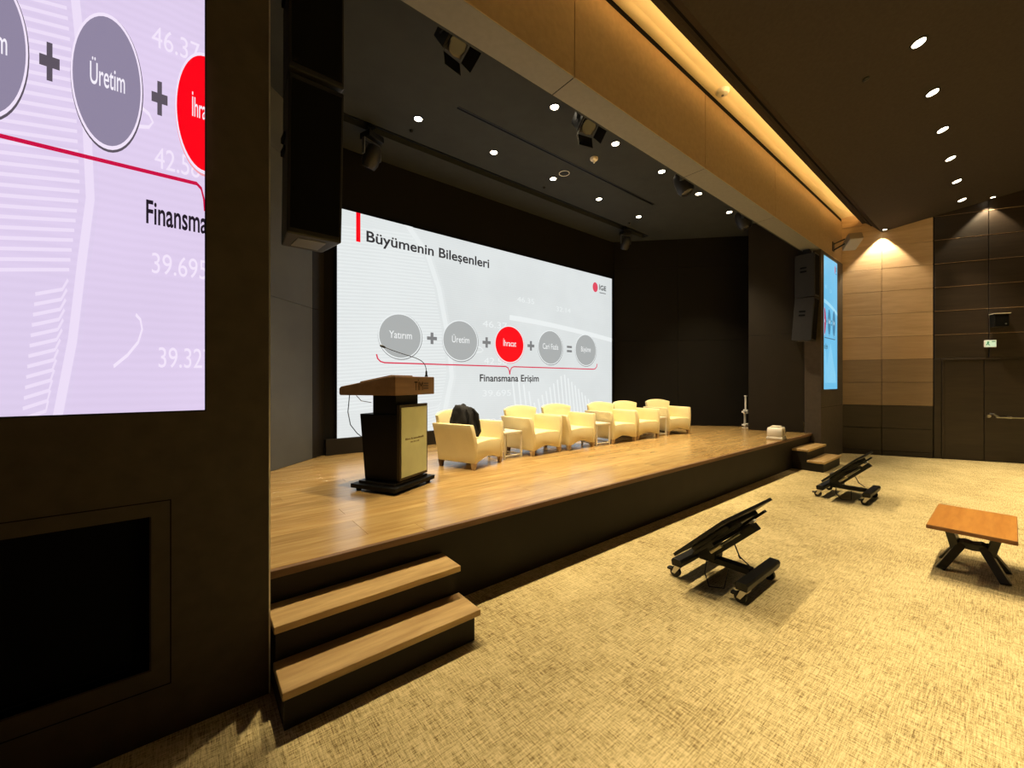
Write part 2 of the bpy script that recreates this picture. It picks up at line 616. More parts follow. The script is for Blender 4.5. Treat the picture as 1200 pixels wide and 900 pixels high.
# ---- double door in the right wall
dr = struct(MB().box(0, 0.012, 0, 0.02, 0, 1.95).obj('door_1', M['panel_dark']))
dr.location = WR.location
dr.rotation_euler = WR.rotation_euler
dr.data.clear_geometry()
mb = MB()
mb.box(1.56, 1.60, -0.005, 0.03, 0, 1.93).box(3.30, 3.34, -0.005, 0.03, 0, 1.93).box(1.56, 3.34, -0.005, 0.03, 1.93, 1.965)
dd = mb.mesh('door_1', bevel=0.003, seg=1)
dd.materials.append(M['panel_dark'])
dr.data = dd
for a, b in ((1.605, 2.155), (2.165, 3.295)):
    leaf = MB().box(a, b, 0.005, 0.03, 0.01, 1.925).obj('door_leaf', M['panel_dark'], dr, bevel=0.002, seg=1)
    if b < 3:
        continue
    pb = MB().tube([(a + 0.12, -0.07, 0.845), (b - 0.08, -0.07, 0.845)], 0.013, 10)
    pb.box(a + 0.30, a + 0.33, -0.07, 0.005, 0.825, 0.865).box(b - 0.12, b - 0.09, -0.07, 0.005, 0.825, 0.865)
    q = pb.obj('push_bar', M['metal'], leaf, smooth=True)
    MB().tube([(a + 0.16, -0.07, 0.845), (a + 0.10, -0.05, 0.90), (a + 0.08, -0.01, 0.905), (a + 0.08, 0.005, 0.905)], 0.016, 8).obj('bar_bracket', M['metal'], leaf, smooth=True)
    MB().lathe([(0.028, -0.03), (0.03, -0.02), (0.03, 0)], 14, (0, 0, 0), Matrix.Translation((a + 0.05, 0.005, 0.86)) @ Matrix.Rotation(R(-90), 4, 'X')).obj('latch_cover', M['metal'], leaf)


def on_right_wall(s, off, z):
    c, sn = math.cos(wr_rot), math.sin(wr_rot)
    return (10.75 + s * c - (-off) * sn, 2.25 + s * sn + (-off) * c, z)


# exit sign
ex = thing('exit_sign', 'small lit white-green exit sign above the dark double doors', 'sign', on_right_wall(2.23, 0.0, 2.16), wr_rot)
MB().box(-0.078, 0.078, -0.035, -0.001, 0, 0.135).obj('housing', M['white'], ex, bevel=0.004)
MB().box(-0.072, 0.072, -0.037, -0.0355, 0.008, 0.127).obj('sign_face', M['exit'], ex)
pic = MB()
pic.prism([(-0.050, 0.105), (-0.035, 0.112), (-0.02, 0.10), (-0.030, 0.07), (-0.01, 0.04), (-0.025, 0.035), (-0.04, 0.06), (-0.058, 0.035), (-0.062, 0.05), (-0.047, 0.08)], -0.0385, -0.0371, 'Y')
pic.box(0.015, 0.06, -0.0385, -0.0371, 0.10, 0.115)
pic.obj('running_figure', M['exit_green'], ex)
# wall speaker
sp = thing('wall_speaker', 'small black box loudspeaker on dark panels above the exit sign', 'loudspeaker', on_right_wall(2.33, 0.0, 2.53), wr_rot)
MB().box(-0.10, 0.10, -0.13, -0.001, 0, 0.24).obj('cabinet', M['black'], sp, bevel=0.006)
MB().box(-0.088, 0.088, -0.136, -0.131, 0.015, 0.22).obj('grille', M['grille'], sp)
MB().box(-0.11, 0.115, -0.145, -0.001, 0.242, 0.252).obj('top_plate', M['whitewarm'], sp)
MB().lathe([(0.012, 0), (0.012, -0.006)], 10, (0, 0, 0), Matrix.Translation((0.05, -0.137, 0.05)) @ Matrix.Rotation(R(-90), 4, 'X')).obj('badge', M['greymetal'], sp)

# ---- proscenium: left wall with the niche, right wall, beam
NX, NZ0, NZ1 = -0.137, 0.305, 0.94
mb = MB()
mb.box(-1.6, XL - 0.004, YF, YB, 0, NZ0)
mb.box(NX, XL - 0.004, YF, YB, NZ0, NZ1)
mb.box(-1.6, -1.15, YF, YB, NZ0, NZ1)
mb.box(-1.6, XL - 0.004, YF, YB, NZ1, BEAM0)
wfl = struct(mb.obj('wall_front_left', M['blackpaint']))
# thin access frame lines around the niche
fr = MB()
for (x0, x1, z0, z1) in ((-1.2, -0.07, 0.998, 1.002), (-0.072, -0.068, 0.218, 1.002), (-1.2, -0.07, 0.218, 0.222)):
    fr.box(x0, x1, YF - 0.0015, YF + 0.001, z0, z1)
fr.obj('frame_joint', M['slot'], wfl)
fr = MB()
fr.box(-1.15, NX, YF - 0.004, YF + 0.05, NZ0 - 0.006, NZ0).box(NX, NX + 0.006, YF - 0.004, YF + 0.05, NZ0 - 0.006, NZ1)
fr.obj('niche_edge', M['stagewall2'], wfl)
MB().box(-1.15, NX, YF + 0.06, YF + 0.08, NZ0, NZ1).obj('grille_cloth', M['grille'], wfl)
# aluminium corner trim
struct(MB().box(XL - 0.004, XL + 0.003, YF - 0.002, YF + 0.02, 0.0, BEAM0).obj('trim_3', M['trimlight']))
wfr = struct(MB().box(XR, 10.92, YF, YB, 0, BEAM0).obj('wall_front_right', M['blackpaint']))
MB().box(XR + 0.01, 10.70, YF - 0.0015, YF + 0.001, 1.02, 1.026).obj('panel_joint', M['slot'], wfr)

bm_ = struct(MB().box(-1.6, 10.9, YF + 0.02, YB - 0.02, BEAM0 + 0.02, BEAM1 + 0.3).obj('trim_4', M['slot']))
xs = [-1.6, 0.23, 2.45, 4.69, 6.90, 9.11, 10.70]
for a, b in zip(xs[:-1], xs[1:]):
    MB().box(a + 0.004, b - 0.004, YF, YF + 0.019, BEAM0 + 0.003, BEAM1).obj('beam_panel', M['beam'], bm_, bevel=0.002, seg=1)
    MB().box(a + 0.004, b - 0.004, YF + 0.004, YB, BEAM0, BEAM0 + 0.002).obj('soffit_panel', M['soffit'], bm_, bevel=0.002, seg=1)
# inner face of the beam up to the stage ceiling
struct(MB().box(-1.6, 10.9, YB, YB + 0.02, BEAM0, SCE + 0.05).obj('trim_5', M['stageceil']))

# ---- stage shell
def quad_wall(p0, p1, z0, z1, m, name, thick=0.12, joints=(), vj=()):
    a = Vector((p0[0], p0[1], 0))
    b = Vector((p1[0], p1[1], 0))
    L = (b - a).length
    o = MB().box(0, L, 0.02, thick, z0, z1).obj(name, M['slot'])
    o.location = a
    o.rotation_euler = (0, 0, math.atan2((b - a).y, (b - a).x))
    struct(o)
    zs = [z0] + list(joints) + [z1]
    xs_ = [0] + list(vj) + [L]
    for i in range(len(zs) - 1):
        for k in range(len(xs_) - 1):
            MB().box(xs_[k] + 0.002, xs_[k + 1] - 0.002, 0, 0.02, zs[i] + 0.002, zs[i + 1] - 0.002).obj('wall_panel', m, o, bevel=0.002, seg=1)
    return o


# back wall (front face at y 5.72), with the plinth ledge below the screen
quad_wall((1.36, 5.74), (7.60, 5.74), STZ, SCE + 0.1, M['backwall'], 'wall_back_stage', 0.15)
struct(MB().box(1.38, 7.58, 5.64, 5.735, STZ, 0.742).obj('trim_6', M['stagewall2'], bevel=0.003))
# left diagonal: panel run then the darker return next to the screen
quad_wall((-0.62, 3.74), (1.20, 5.56), STZ, SCE + 0.1, M['stagewall'], 'wall_left_stage', 0.12, (2.44, 4.08), (0.9,))
quad_wall((1.20, 5.56), (1.38, 5.74), STZ, SCE + 0.1, M['stagewall2'], 'wall_left_return', 0.12, (2.44, 4.08))
quad_wall((-0.60, 2.5), (-0.60, 3.76), STZ, SCE + 0.1, M['stagewall2'], 'wall_left_wing', 0.12)
# right diagonal
quad_wall((7.58, 5.72), (9.62, 3.56), STZ, SCE + 0.1, M['backwall'], 'wall_right_stage', 0.12, (2.44, 4.08), (1.4,))
# wing wall near the proscenium
ww = quad_wall((8.87, 3.36), (9.20, 2.505), STZ, SCE + 0.1, M['stagewall2'], 'wall_right_wing', 0.10, (2.44,))
quad_wall((9.62, 3.56), (8.97, 3.40), STZ, SCE + 0.1, M['backwall'], 'wall_right_return', 0.06)

# stage ceiling with slot
cb = MB()
cb.box(-0.7, 9.8, YB + 0.02, 4.985, SCE, SCE + 0.1)
cb.box(-0.7, 9.8, 5.145, 5.90, SCE, SCE + 0.1)
cb.box(-0.7, 0.9, 4.985, 5.145, SCE, SCE + 0.1)
cb.box(7.85, 9.8, 4.985, 5.145, SCE, SCE + 0.1)
sc_ = struct(cb.obj('ceiling_stage', M['stageceil']))
MB().box(0.9, 7.85, 4.985, 5.145, SCE + 0.08, SCE + 0.12).obj('slot_back', M['slot'], sc_)
MB().box(0.9, 7.85, 5.055, 5.075, SCE + 0.03, SCE + 0.05).obj('lighting_track', M['black'], sc_)
ld = thing('linear_air_diffuser', 'thin dark linear air diffuser in the stage ceiling between the downlight rows', 'air vent', (4.48, 4.06, SCE))
MB().box(-2.05, 2.05, -0.026, -0.014, -0.006, -0.0005).obj('slat', M['black'], ld)
MB().box(-2.05, 2.05, 0.014, 0.026, -0.006, -0.0005).obj('slat', M['black'], ld)
MB().box(-2.05, 2.05, -0.014, 0.014, -0.002, -0.0005).obj('slot', M['slot'], ld)

# ---- stage platform
ST = struct(MB().box(XL + 0.003, XR - 0.005, 2.40, 2.50, 0, STZ - 0.042).obj('stage_platform', M['riser']))
MB().box(-0.6, 9.6, 2.505, 5.73, STZ - 0.1, STZ - 0.021).obj('platform_deck', M['slot'], ST)
MB().box(XL + 0.003, XR - 0.004, 2.37, 2.402, STZ - 0.04, STZ).obj('nosing', M['nosing'], ST, bevel=0.002, seg=1)
plank_mesh = {}
pw = 0.165
y = 2.402
row = 0
rng = random.Random(3)
while y < 5.72:
    y1 = min(y + pw, 5.735)
    x_end = 9.62
    xa0 = -0.62
    if y < 2.50:
        xa0, x_end = XL + 0.005, XR - 0.005
    x = xa0
    first = True
    while x < x_end - 0.01:
        L = rng.choice((1.2, 1.5, 1.8, 2.1)) if not first else rng.choice((0.6, 0.9, 1.2, 1.5))
        first = False
        if x_end - (x + L) < 0.35:
            L = x_end - x
        key = (round(L, 3), round(y1 - y, 3))
        if key not in plank_mesh:
            me = MB().box(0.0006, key[0] - 0.0006, 0.0006, key[1] - 0.0006, -0.02, 0).mesh('plank', 0.0008, 1)
            me.materials.append(M['stagewood'])
            plank_mesh[key] = me
        o = bpy.data.objects.new('plank', plank_mesh[key])
        o.location = (x, y, STZ)
        o.parent = ST
        col.objects.link(o)
        x += L
    y = y1
    row += 1

# ---- steps
def steps(x0, x1, label):
    t = thing('stage_steps', label, 'steps', ((x0 + x1) / 2, 2.17, 0), 0, 'wooden steps up to the stage')
    h = (x1 - x0) / 2
    MB().box(-h + 0.01, h - 0.03, -0.215, 0.228, 0, 0.140).obj('riser', M['riser'], t)
    MB().box(-h, h, -0.235, 0.01, 0.141, 0.177).obj('tread', M['treadwood'], t, bevel=0.0025, seg=1)
    MB().box(-h + 0.01, h - 0.03, 0.011, 0.228, 0.141, 0.316).obj('riser', M['riser'], t)
    MB().box(-h, h, -0.015, 0.228, 0.317, 0.353).obj('tread', M['treadwood'], t, bevel=0.0025, seg=1)
    return t


steps(0.300, 1.315, 'two oak-topped black steps at the near left end of the stage')
steps(8.16, 9.205, 'two oak-topped black steps at the far right end of the stage')


# ================================================================== LED SCREENS
def clip_mesh(me, x0, x1, z0, z1):
    bm = bmesh.new()
    bm.from_mesh(me)
    for co, no in (((x0, 0, 0), (-1, 0, 0)), ((x1, 0, 0), (1, 0, 0)), ((0, 0, z0), (0, 0, -1)), ((0, 0, z1), (0, 0, 1))):
        bmesh.ops.bisect_plane(bm, geom=bm.verts[:] + bm.edges[:] + bm.faces[:], plane_co=co, plane_no=no, clear_outer=True)
    n = len(bm.faces)
    bm.to_mesh(me)
    bm.free()
    return n


def slide(parent, U, V, umin, umax, vmin, vmax, C, small=True):
    """parent's origin: lower left corner of the lit area; U,V metres per slide unit"""
    def put(me, name, layer, m, label=None):
        for v in me.vertices:
            v.co = ((v.co.x - umin) * U, -0.0012 * layer, (v.co.z - vmin) * V)
        if clip_mesh(me, 0, (umax - umin) * U, 0, (vmax - vmin) * V) == 0:
            return
        me.materials.clear()
        me.materials.append(m)
        o = bpy.data.objects.new(name, me)
        o.parent = parent
        if label:
            o['label'] = label
        col.objects.link(o)

    def poly(pts, name, layer, m, label=None):
        me = bpy.data.meshes.new(name)
        me.from_pydata([(p[0], 0, p[1]) for p in pts], [], [tuple(range(len(pts)))])
        put(me, name, layer, m, label)

    def strips(list_, name, layer, m, label=None):
        vs_, fs = [], []
        for pts, w in list_:
            base = len(vs_)
            for i, p in enumerate(pts):
                a = Vector(pts[max(i - 1, 0)])
                b = Vector(pts[min(i + 1, len(pts) - 1)])
                d = Vector(((b - a).x * 1.9, (b - a).y)).normalized()
                n = Vector((-d.y / 1.9, d.x)) * w * 0.5
                vs_ += [(p[0] + n.x, 0, p[1] + n.y), (p[0] - n.x, 0, p[1] - n.y)]
            for i in range(len(pts) - 1):
                fs.append((base + 2 * i, base + 2 * i + 1, base + 2 * i + 3, base + 2 * i + 2))
        me = bpy.data.meshes.new(name)
        me.from_pydata(vs_, [], fs)
        put(me, name, layer, m, label)

    def ell(cu, cv, ru, rv, name, layer, m, label=None, n=48):
        poly([(cu + ru * math.cos(2 * math.pi * k / n), cv + rv * math.sin(2 * math.pi * k / n)) for k in range(n)], name, layer, m, label)

    def ring(cu, cv, ru, rv, w, name, layer, m, n=56):
        vs_, fs = [], []
        for k in range(n):
            a = 2 * math.pi * k / n
            vs_ += [(cu + ru * math.cos(a), 0, cv + rv * math.sin(a)), (cu + (ru - w) * math.cos(a), 0, cv + (rv - w * 1.9) * math.sin(a))]
        for k in range(n):
            j = (k + 1) % n
            fs.append((2 * k, 2 * k + 1, 2 * j + 1, 2 * j))
        me = bpy.data.meshes.new(name)
        me.from_pydata(vs_, [], fs)
        put(me, name, layer, m)

    def text(s, u0, v0, u1, cap, layer, m, mirror=False, name='lettering', off=0.018):
        me = text_mesh(s, u1 - u0, cap, mirror, off)
        for v in me.vertices:
            v.co.x += u0
            v.co.z += v0
        put(me, name, layer, m)

    # faint background graphics of the slide
    gb = [(0.175, 1.02), (0.24, 0.88), (0.273, 0.72), (0.292, 0.55), (0.305, 0.42), (0.312, 0.27), (0.299, 0.167), (0.285, 0.044), (0.262, -0.08)]

    def gx(v):
        for (a, b), (c_, d_) in zip(gb[:-1], gb[1:]):
            if d_ <= v <= b:
                return a + (c_ - a) * (b - v) / (b - d_)
        return 0.2
    poly([(-0.02, 1.02)] + gb + [(-0.02, -0.08)], 'globe_shape', 1, C['pale'])
    st = []
    v = -0.06
    while v < 0.95:
        xr = gx(v)
        xl = -0.02 if v > 0.13 else 0.205 + 0.1 * v
        st.append(([(xl, v - 0.03 + (0.015 if v <= 0.13 else 0)), ((xr + xl) * 0.5, v - 0.004), (xr - 0.03, v + 0.012)], 0.0055))
        v += 0.0155
    strips(st, 'globe_stripes', 2, C['stripe'])
    strips([([(p[0] - 0.014, p[1]) for p in gb], 0.026)], 'globe_rim', 3, C['stripe'])
    strips([([(0.30, 0.405), (0.36, 0.402), (0.395, 0.410), (0.402, 0.420), (0.395, 0.432), (0.37, 0.445)], 0.006)], 'arc_line', 4, C['light'])
    strips([([(0.335, 0.005), (0.358, 0.024), (0.376, 0.046), (0.383, 0.068), (0.380, 0.084), (0.372, 0.092)], 0.006)], 'arc_line', 4, C['light'])
    bars = []
    k = 0
    u = 0.512
    while u < 0.93:
        hh = 0.28 - abs(u - 0.53) * 1.9 if u < 0.60 else 0.30 - abs(u - 0.735) * 1.35
        if hh > 0.03:
            bars.append(([(u + 0.02, -0.02), (u, hh)], 0.012))
        u += 0.0175 if u > 0.6 else 0.022
    strips(bars, 'chart_bars', 2, C['light'])
    curve = [(0.5 + 0.5 * t / 12, 0.62 - 0.07 * (t / 12) ** 1.5) for t in range(13)]
    strips([(curve, 0.03)], 'swoosh', 1, C['light'])
    for (s, u0, v0, u1, cap) in (('46.37', 0.40, 0.55, 0.49, 0.035), ('42.58', 0.405, 0.345, 0.49, 0.035),
                                 ('39.695', 0.40, 0.165, 0.505, 0.034), ('39.327', 0.412, 0.005, 0.515, 0.034),
                                 ('46.35', 0.53, 0.72, 0.60, 0.03), ('32.14', 0.70, 0.70, 0.77, 0.03)):
        text(s, u0, v0, u1, cap, 4, C['light'], False, 'faint_digits', 0.0)
    # heading
    poly([(0.042, 0.87), (0.052, 0.87), (0.052, 1.05), (0.042, 1.05)], 'red_bar', 5, C['red'], 'red upright bar beside the heading')
    text('Büyümenin Bileşenleri', 0.066, 0.881, 0.423, 0.047, 5, C['ink'])
    # logo
    ell(0.901, 0.909, 0.0145, 0.034, 'logo_disc', 5, C['logo'], 'dotted red disc of the logo')
    text('İGE', 0.924, 0.898, 0.964, 0.032, 5, C['ink'])
    strips([([(0.925, 0.878), (0.962, 0.878)], 0.006)], 'logo_caption', 5, C['grey'])
    # circles
    for cu, s, w in ((0.151, 'Yatırım', 0.060), (0.326, 'Üretim', 0.056), (0.500, 'İhracat', 0.050), (0.673, 'Cari Fazla', 0.072), (0.849, 'Büyüme', 0.052)):
        red = s == 'İhracat'
        ell(cu + 0.0006, 0.461, 0.0585, 0.111, 'circle_shadow', 5, C['pink'] if red else C['grey'])
        ell(cu, 0.463, 0.0575, 0.109, 'circle_rim', 6, C['light'])
        ell(cu, 0.463, 0.0545, 0.103, 'circle', 7, C['red'] if red else C['circle'], 'red circle' if red else None)
        text(s, cu - w / 2, 0.452, cu + w / 2, 0.034, 8, C['white'], off=0.006)
    for pu in (0.238, 0.414, 0.586):
        a, b, t, tt = 0.0145, 0.029, 0.0042, 0.0085
        poly([(pu - t, 0.464 - b), (pu + t, 0.464 - b), (pu + t, 0.464 - tt), (pu + a, 0.464 - tt), (pu + a, 0.464 + tt), (pu + t, 0.464 + tt),
              (pu + t, 0.464 + b), (pu - t, 0.464 + b), (pu - t, 0.464 + tt), (pu - a, 0.464 + tt), (pu - a, 0.464 - tt), (pu - t, 0.464 - tt)],
             'plus_sign', 5, C['grey'])
    for dv in (0.476, 0.448):
        poly([(0.751, dv - 0.007), (0.776, dv - 0.007), (0.776, dv + 0.007), (0.751, dv + 0.007)], 'equals_bar', 5, C['grey'])
    w = 0.0065
    strips([([(0.090, 0.372), (0.093, 0.352), (0.100, 0.339), (0.110, 0.334), (0.484, 0.334), (0.493, 0.327), (0.498, 0.310), (0.5, 0.288)], w),
            ([(0.5, 0.288), (0.502, 0.310), (0.507, 0.327), (0.516, 0.334), (0.892, 0.334), (0.902, 0.339), (0.909, 0.352), (0.912, 0.372)], w)],
           'brace_line', 5, C['red2'], 'thin red curly brace under the circles')
    text('Finansmana Erişim', 0.39, 0.248, 0.62, 0.038, 5, C['ink'])


def palette(n, base, light, pale, circ, whitec, grey, ink, red=(1.0, 0.0, 0.01), red2=(0.7, 0.02, 0.08), pink=(0.9, 0.35, 0.4), k=1.0):
    stripe = tuple(0.35 * a + 0.65 * b for a, b in zip(pale, light))
    return {'stripe': emat(n + '_stripe', stripe, k), 'bg': emat(n + '_background', base, k, var=0.07), 'light': emat(n + '_highlight', light, k), 'pale': emat(n + '_pale', pale, k, var=0.04),
            'circle': emat(n + '_circle', circ, k), 'white': emat(n + '_white', whitec, k), 'grey': emat(n + '_grey', grey, k),
            'ink': emat(n + '_ink', ink, k), 'red': emat(n + '_red', red, k), 'red2': emat(n + '_redline', red2, k),
            'pink': emat(n + '_pink', pink, k), 'logo': emat(n + '_logo', (0.75, 0.07, 0.12), k)}


PM = palette('main', (0.76, 0.80, 0.80), (0.84, 0.88, 0.88), (0.78, 0.82, 0.82), (0.41, 0.43, 0.43), (0.86, 0.88, 0.88), (0.21, 0.215, 0.22), (0.03, 0.03, 0.035))
PL = palette('left', (0.78, 0.65, 0.90), (0.90, 0.79, 0.97), (0.76, 0.64, 0.88), (0.28, 0.24, 0.36), (0.93, 0.88, 0.98), (0.11, 0.09, 0.12), (0.015, 0.01, 0.02), red2=(0.6, 0.005, 0.06))
PR = palette('right', (0.16, 0.56, 0.86), (0.35, 0.72, 0.93), (0.2, 0.6, 0.88), (0.04, 0.22, 0.40), (0.8, 0.95, 1.0), (0.02, 0.15, 0.28), (0.02, 0.1, 0.18),
             red=(0.45, 0.005, 0.08), red2=(0.04, 0.12, 0.25))


def screen(x0, y, z0, w, h, label, C, U, V, umin, umax, vmin, vmax, fw=0.012, depth=0.03):
    t = thing('led_screen', label, 'screen', (x0, y, z0))
    MB().box(-fw, w + fw, 0.001, depth, -fw, h + fw).obj('cabinet', M['black'], t)
    MB().add([(0, 0, 0), (w, 0, 0), (w, 0, h), (0, 0, h)], [(0, 1, 2, 3)]).obj('lit_panel', C['bg'], t)
    slide(t, U, V, umin, umax, vmin, vmax, C)
    return t


screen(1.528, 5.68, 0.745, 5.922, 3.105, 'large white presentation screen on the back wall of the stage', PM, 5.922, 3.11, 0, 1, 0, 1, depth=0.055)
VS = 2.45
vb = 0.463 + (1.378 - 2.685) / VS
vt = 0.463 + (3.925 - 2.685) / VS
screen(0.045 - 0.87, YF - 0.006, 1.378, 0.87, 2.547, 'tall lilac-tinted side screen on the near left wall showing the left half of the slide', PL, 1.741, VS, 0.5 - 0.87 / 1.741, 0.5, vb, vt, fw=0.006, depth=0.005)
screen(9.376, YF - 0.006, 1.365, 0.93, 2.56, 'tall narrow blue side screen at the far right end of the stage', PR, 1.86, VS, 0.5, 1.0, vb, vt, fw=0.006, depth=0.005)

# ================================================================== LAMPS
pos = ['nearest', 'second nearest', 'third', 'fourth', 'fifth', 'sixth', 'farthest']
fr_x = [1.01, 2.16, 3.31, 4.46, 5.60, 6.75, 7.93]
for i, x in enumerate(fr_x):
    downlight(x, 3.34, SCE, 'round stage ceiling downlight, %s of the row just behind the beam' % pos[i], STAGE_W, WARM, 84, 0.9, 'stage downlights, front row')
bk_x = [2.16, 3.30, 4.46, 5.58, 6.78]
pos2 = ['nearest', 'second nearest', 'middle', 'second farthest', 'farthest']
for i, x in enumerate(bk_x):
    downlight(x, 4.53, SCE, 'round stage ceiling downlight, %s of the row nearer the big screen' % pos2[i], STAGE_W * 0.35, WARM, 58, 0.8, 'stage downlights, back row')

tz = -math.atan(0.26)
rl = []
k_ = 0.1727
for i in range(10):
    X = 5.62 + (i - 4) * 1.092
    Y = 0.578
    rl.append((X, Y))
for i, (x, y_) in enumerate(rl):
    p6 = ['first from the left', 'second from the left', 'third from the left',
          'fourth from the left', 'nearest one in view', 'second nearest in view', 'third in view', 'fourth in view',
          'second farthest', 'farthest'][i]
    downlight(x, y_, ceil_z(y_), 'round downlight in the brown room ceiling %s of its line' % p6, ROOM_W * 1.0, WARM, 60, 1.0, 'room ceiling downlights', tilt=(tz, 0), r=0.055)
for i in range(5):  # unseen lamps added behind the camera to brighten room and carpet
    for j in range(3):
        x, y_ = 2.2 + i * 2.6, -1.2 - j * 1.9
        if j == 0 and i > 2:
            y_ = -1.3
        zc = ceil_z(max(y_, -2.0))
        downlight(x, y_, zc, 'added unseen ceiling downlight behind the viewpoint, %s row, %s from the left' % (('first', 'second', 'third')[j], ('first', 'second', 'third', 'fourth', 'fifth')[i]), ROOM_W * 1.1, WARM, 64, 1.0, 'added fill downlights behind the viewpoint', tilt=(tz if y_ > -2 else 0, 0), r=0.055)

# wall washers grazing the right wall
for s, p in ((0.66, 'in the corner over the light oak panels'), (2.22, 'over the dark panels and double doors')):
    x, y_, _ = on_right_wall(s, 0.12, 0)
    zz = ceil_z(min(y_, 1.67)) - 0.004
    t = thing('wall_washer', 'small recessed wall washer %s' % p, 'ceiling light', (x, y_, zz), 0, 'wall washers')
    MB().lathe([(0.05, 0), (0.05, -0.008), (0.036, -0.010), (0.034, -0.002)], 16).obj('trim_ring', M['black'], t)
    MB().lathe([(0.033, -0.004), (0.001, -0.006)], 16).obj('lens', M['bulb'], t)
    dirv = Vector((math.cos(wr_rot), math.sin(wr_rot), 0)).cross(Vector((0, 0, 1)))
    spot(t, (0, 0, -0.03), WASH_W * (1.0 if s < 1 else 0.45), WARM, 86, 0.35, (0, 0, 0), 0.02)

# small ceiling devices on the stage ceiling
dt = thing('smoke_detector', 'white smoke detector under the stage ceiling between the downlight rows', 'detector', (4.51, 3.75, SCE))
MB().lathe([(0.055, 0), (0.055, -0.02), (0.045, -0.035), (0.018, -0.037), (0.016, -0.06), (0.008, -0.065)], 20).obj('housing', M['whitewarm'], dt, smooth=True)
MB().lathe([(0.012, -0.062), (0.010, -0.075), (0.004, -0.078)], 10).obj('sensor_tip', M['white'], dt)
cr_ = thing('ceiling_speaker', 'thin white ring of a flush speaker in the stage ceiling', 'loudspeaker', (4.48, 4.31, SCE))
mb = MB()
n = 28
vs_, fs = [], []
for k in range(n):
    a = 2 * math.pi * k / n
    for rr, zz in ((0.082, -0.001), (0.082, -0.007), (0.074, -0.007), (0.074, -0.001)):
        vs_.append((rr * math.cos(a), rr * math.sin(a), zz))
for k in range(n):
    j = (k + 1) % n
    for q in range(4):
        q2 = (q + 1) % 4
        fs.append((4 * k + q, 4 * j + q, 4 * j + q2, 4 * k + q2))
mb.add(vs_, fs)
mb.obj('ring', M['white'], cr_)
MB().lathe([(0.073, -0.001), (0.073, -0.003)], 28).obj('grille', M['stageceil'], cr_)
for x, y_, w in ((2.19, 4.80, 'nearest'), (4.54, 4.83, 'middle'), (6.9, 4.83, 'farthest')):
    o = MB().lathe([(0.024, -0.001), (0.024, -0.014), (0.012, -0.03), (0.004, -0.032)], 14).obj('sprinkler', M['black'])
    o.location = (x, y_, SCE)
    tag(o, 'tiny black sprinkler in the stage ceiling beside the slot, %s one' % w, 'sprinkler', 'stage sprinklers')
o = MB().lathe([(0.03, -0.001), (0.03, -0.012), (0.014, -0.02)], 14).obj('sprinkler', M['black'])
o.location = (5.65, 0.98, ceil_z(0.98) - 0.002)
o.rotation_euler = (tz, 0, 0)
tag(o, 'small dark sprinkler in the brown room ceiling near the line of downlights', 'sprinkler')


# ---- stage spotlights
def theatre_light(loc, rz, tilt, label, top, group='stage spotlights under the ceiling', kind='profile', scale=1.0):
    """hangs below z=top; loc is the body centre"""
    t = thing('stage_spotlight', label, 'stage light', loc, rz, group)
    dz = top - loc[2]
    MB().tube([(0, 0, dz), (0, 0, 0.17 * scale)], 0.014, 8).obj('hanging_rod', M['black'], t)
    MB().box(-0.04, 0.04, -0.04, 0.04, dz - 0.02, dz - 0.001).obj('ceiling_plate', M['black'], t)
    s = scale
    y_ = MB()
    y_.box(-0.125 * s, 0.125 * s, -0.02 * s, 0.02 * s, 0.16 * s, 0.172 * s)
    y_.box(-0.125 * s, -0.115 * s, -0.02 * s, 0.02 * s, -0.02 * s, 0.16 * s)
    y_.box(0.115 * s, 0.125 * s, -0.02 * s, 0.02 * s, -0.02 * s, 0.16 * s)
    y_.obj('yoke', M['greymetal' if kind == 'moving' else 'black'], t)
    m = Matrix.Rotation(tilt, 4, 'X')
    if kind == 'moving':
        MB().lathe([(0.05 * s, -0.13 * s), (0.085 * s, -0.10 * s), (0.10 * s, -0.02 * s), (0.10 * s, 0.08 * s), (0.08 * s, 0.13 * s), (0.075 * s, 0.14 * s)], 18, (0, 0, 0), m).obj('lamp_head', M['cabinet'], t, smooth=True)
        MB().lathe([(0.07 * s, 0.139 * s), (0.05 * s, 0.15 * s), (0.01 * s, 0.156 * s)], 18, (0, 0, 0), m).obj('lens', M['glass_lens'], t, smooth=True)
        MB().box(-0.11 * s, 0.11 * s, -0.09 * s, 0.09 * s, 0.172 * s, 0.25 * s).obj('base_box', M['black'], t, bevel=0.01)
    else:
        MB().box(-0.10 * s, 0.10 * s, -0.09 * s, 0.09 * s, -0.12 * s, 0.10 * s, m).obj('lamp_body', M['black'], t, bevel=0.012)
        MB().lathe([(0.085 * s, 0.10 * s), (0.085 * s, 0.13 * s), (0.07 * s, 0.132 * s)], 18, (0, 0, 0), m).obj('lens', M['glass_lens'], t)
        for k in range(4):
            rot = m @ Matrix.Rotation(R(90 * k), 4, 'Z') @ Matrix.Translation((0, 0.098 * s, 0.13 * s)) @ Matrix.Rotation(R(-28), 4, 'X')
            MB().box(-0.09 * s, 0.09 * s, 0, 0.004, 0, 0.12 * s, rot).obj('barn_door', M['foil'] if (kind == 'gel' and k == 0) else M['black'], t)
    return t


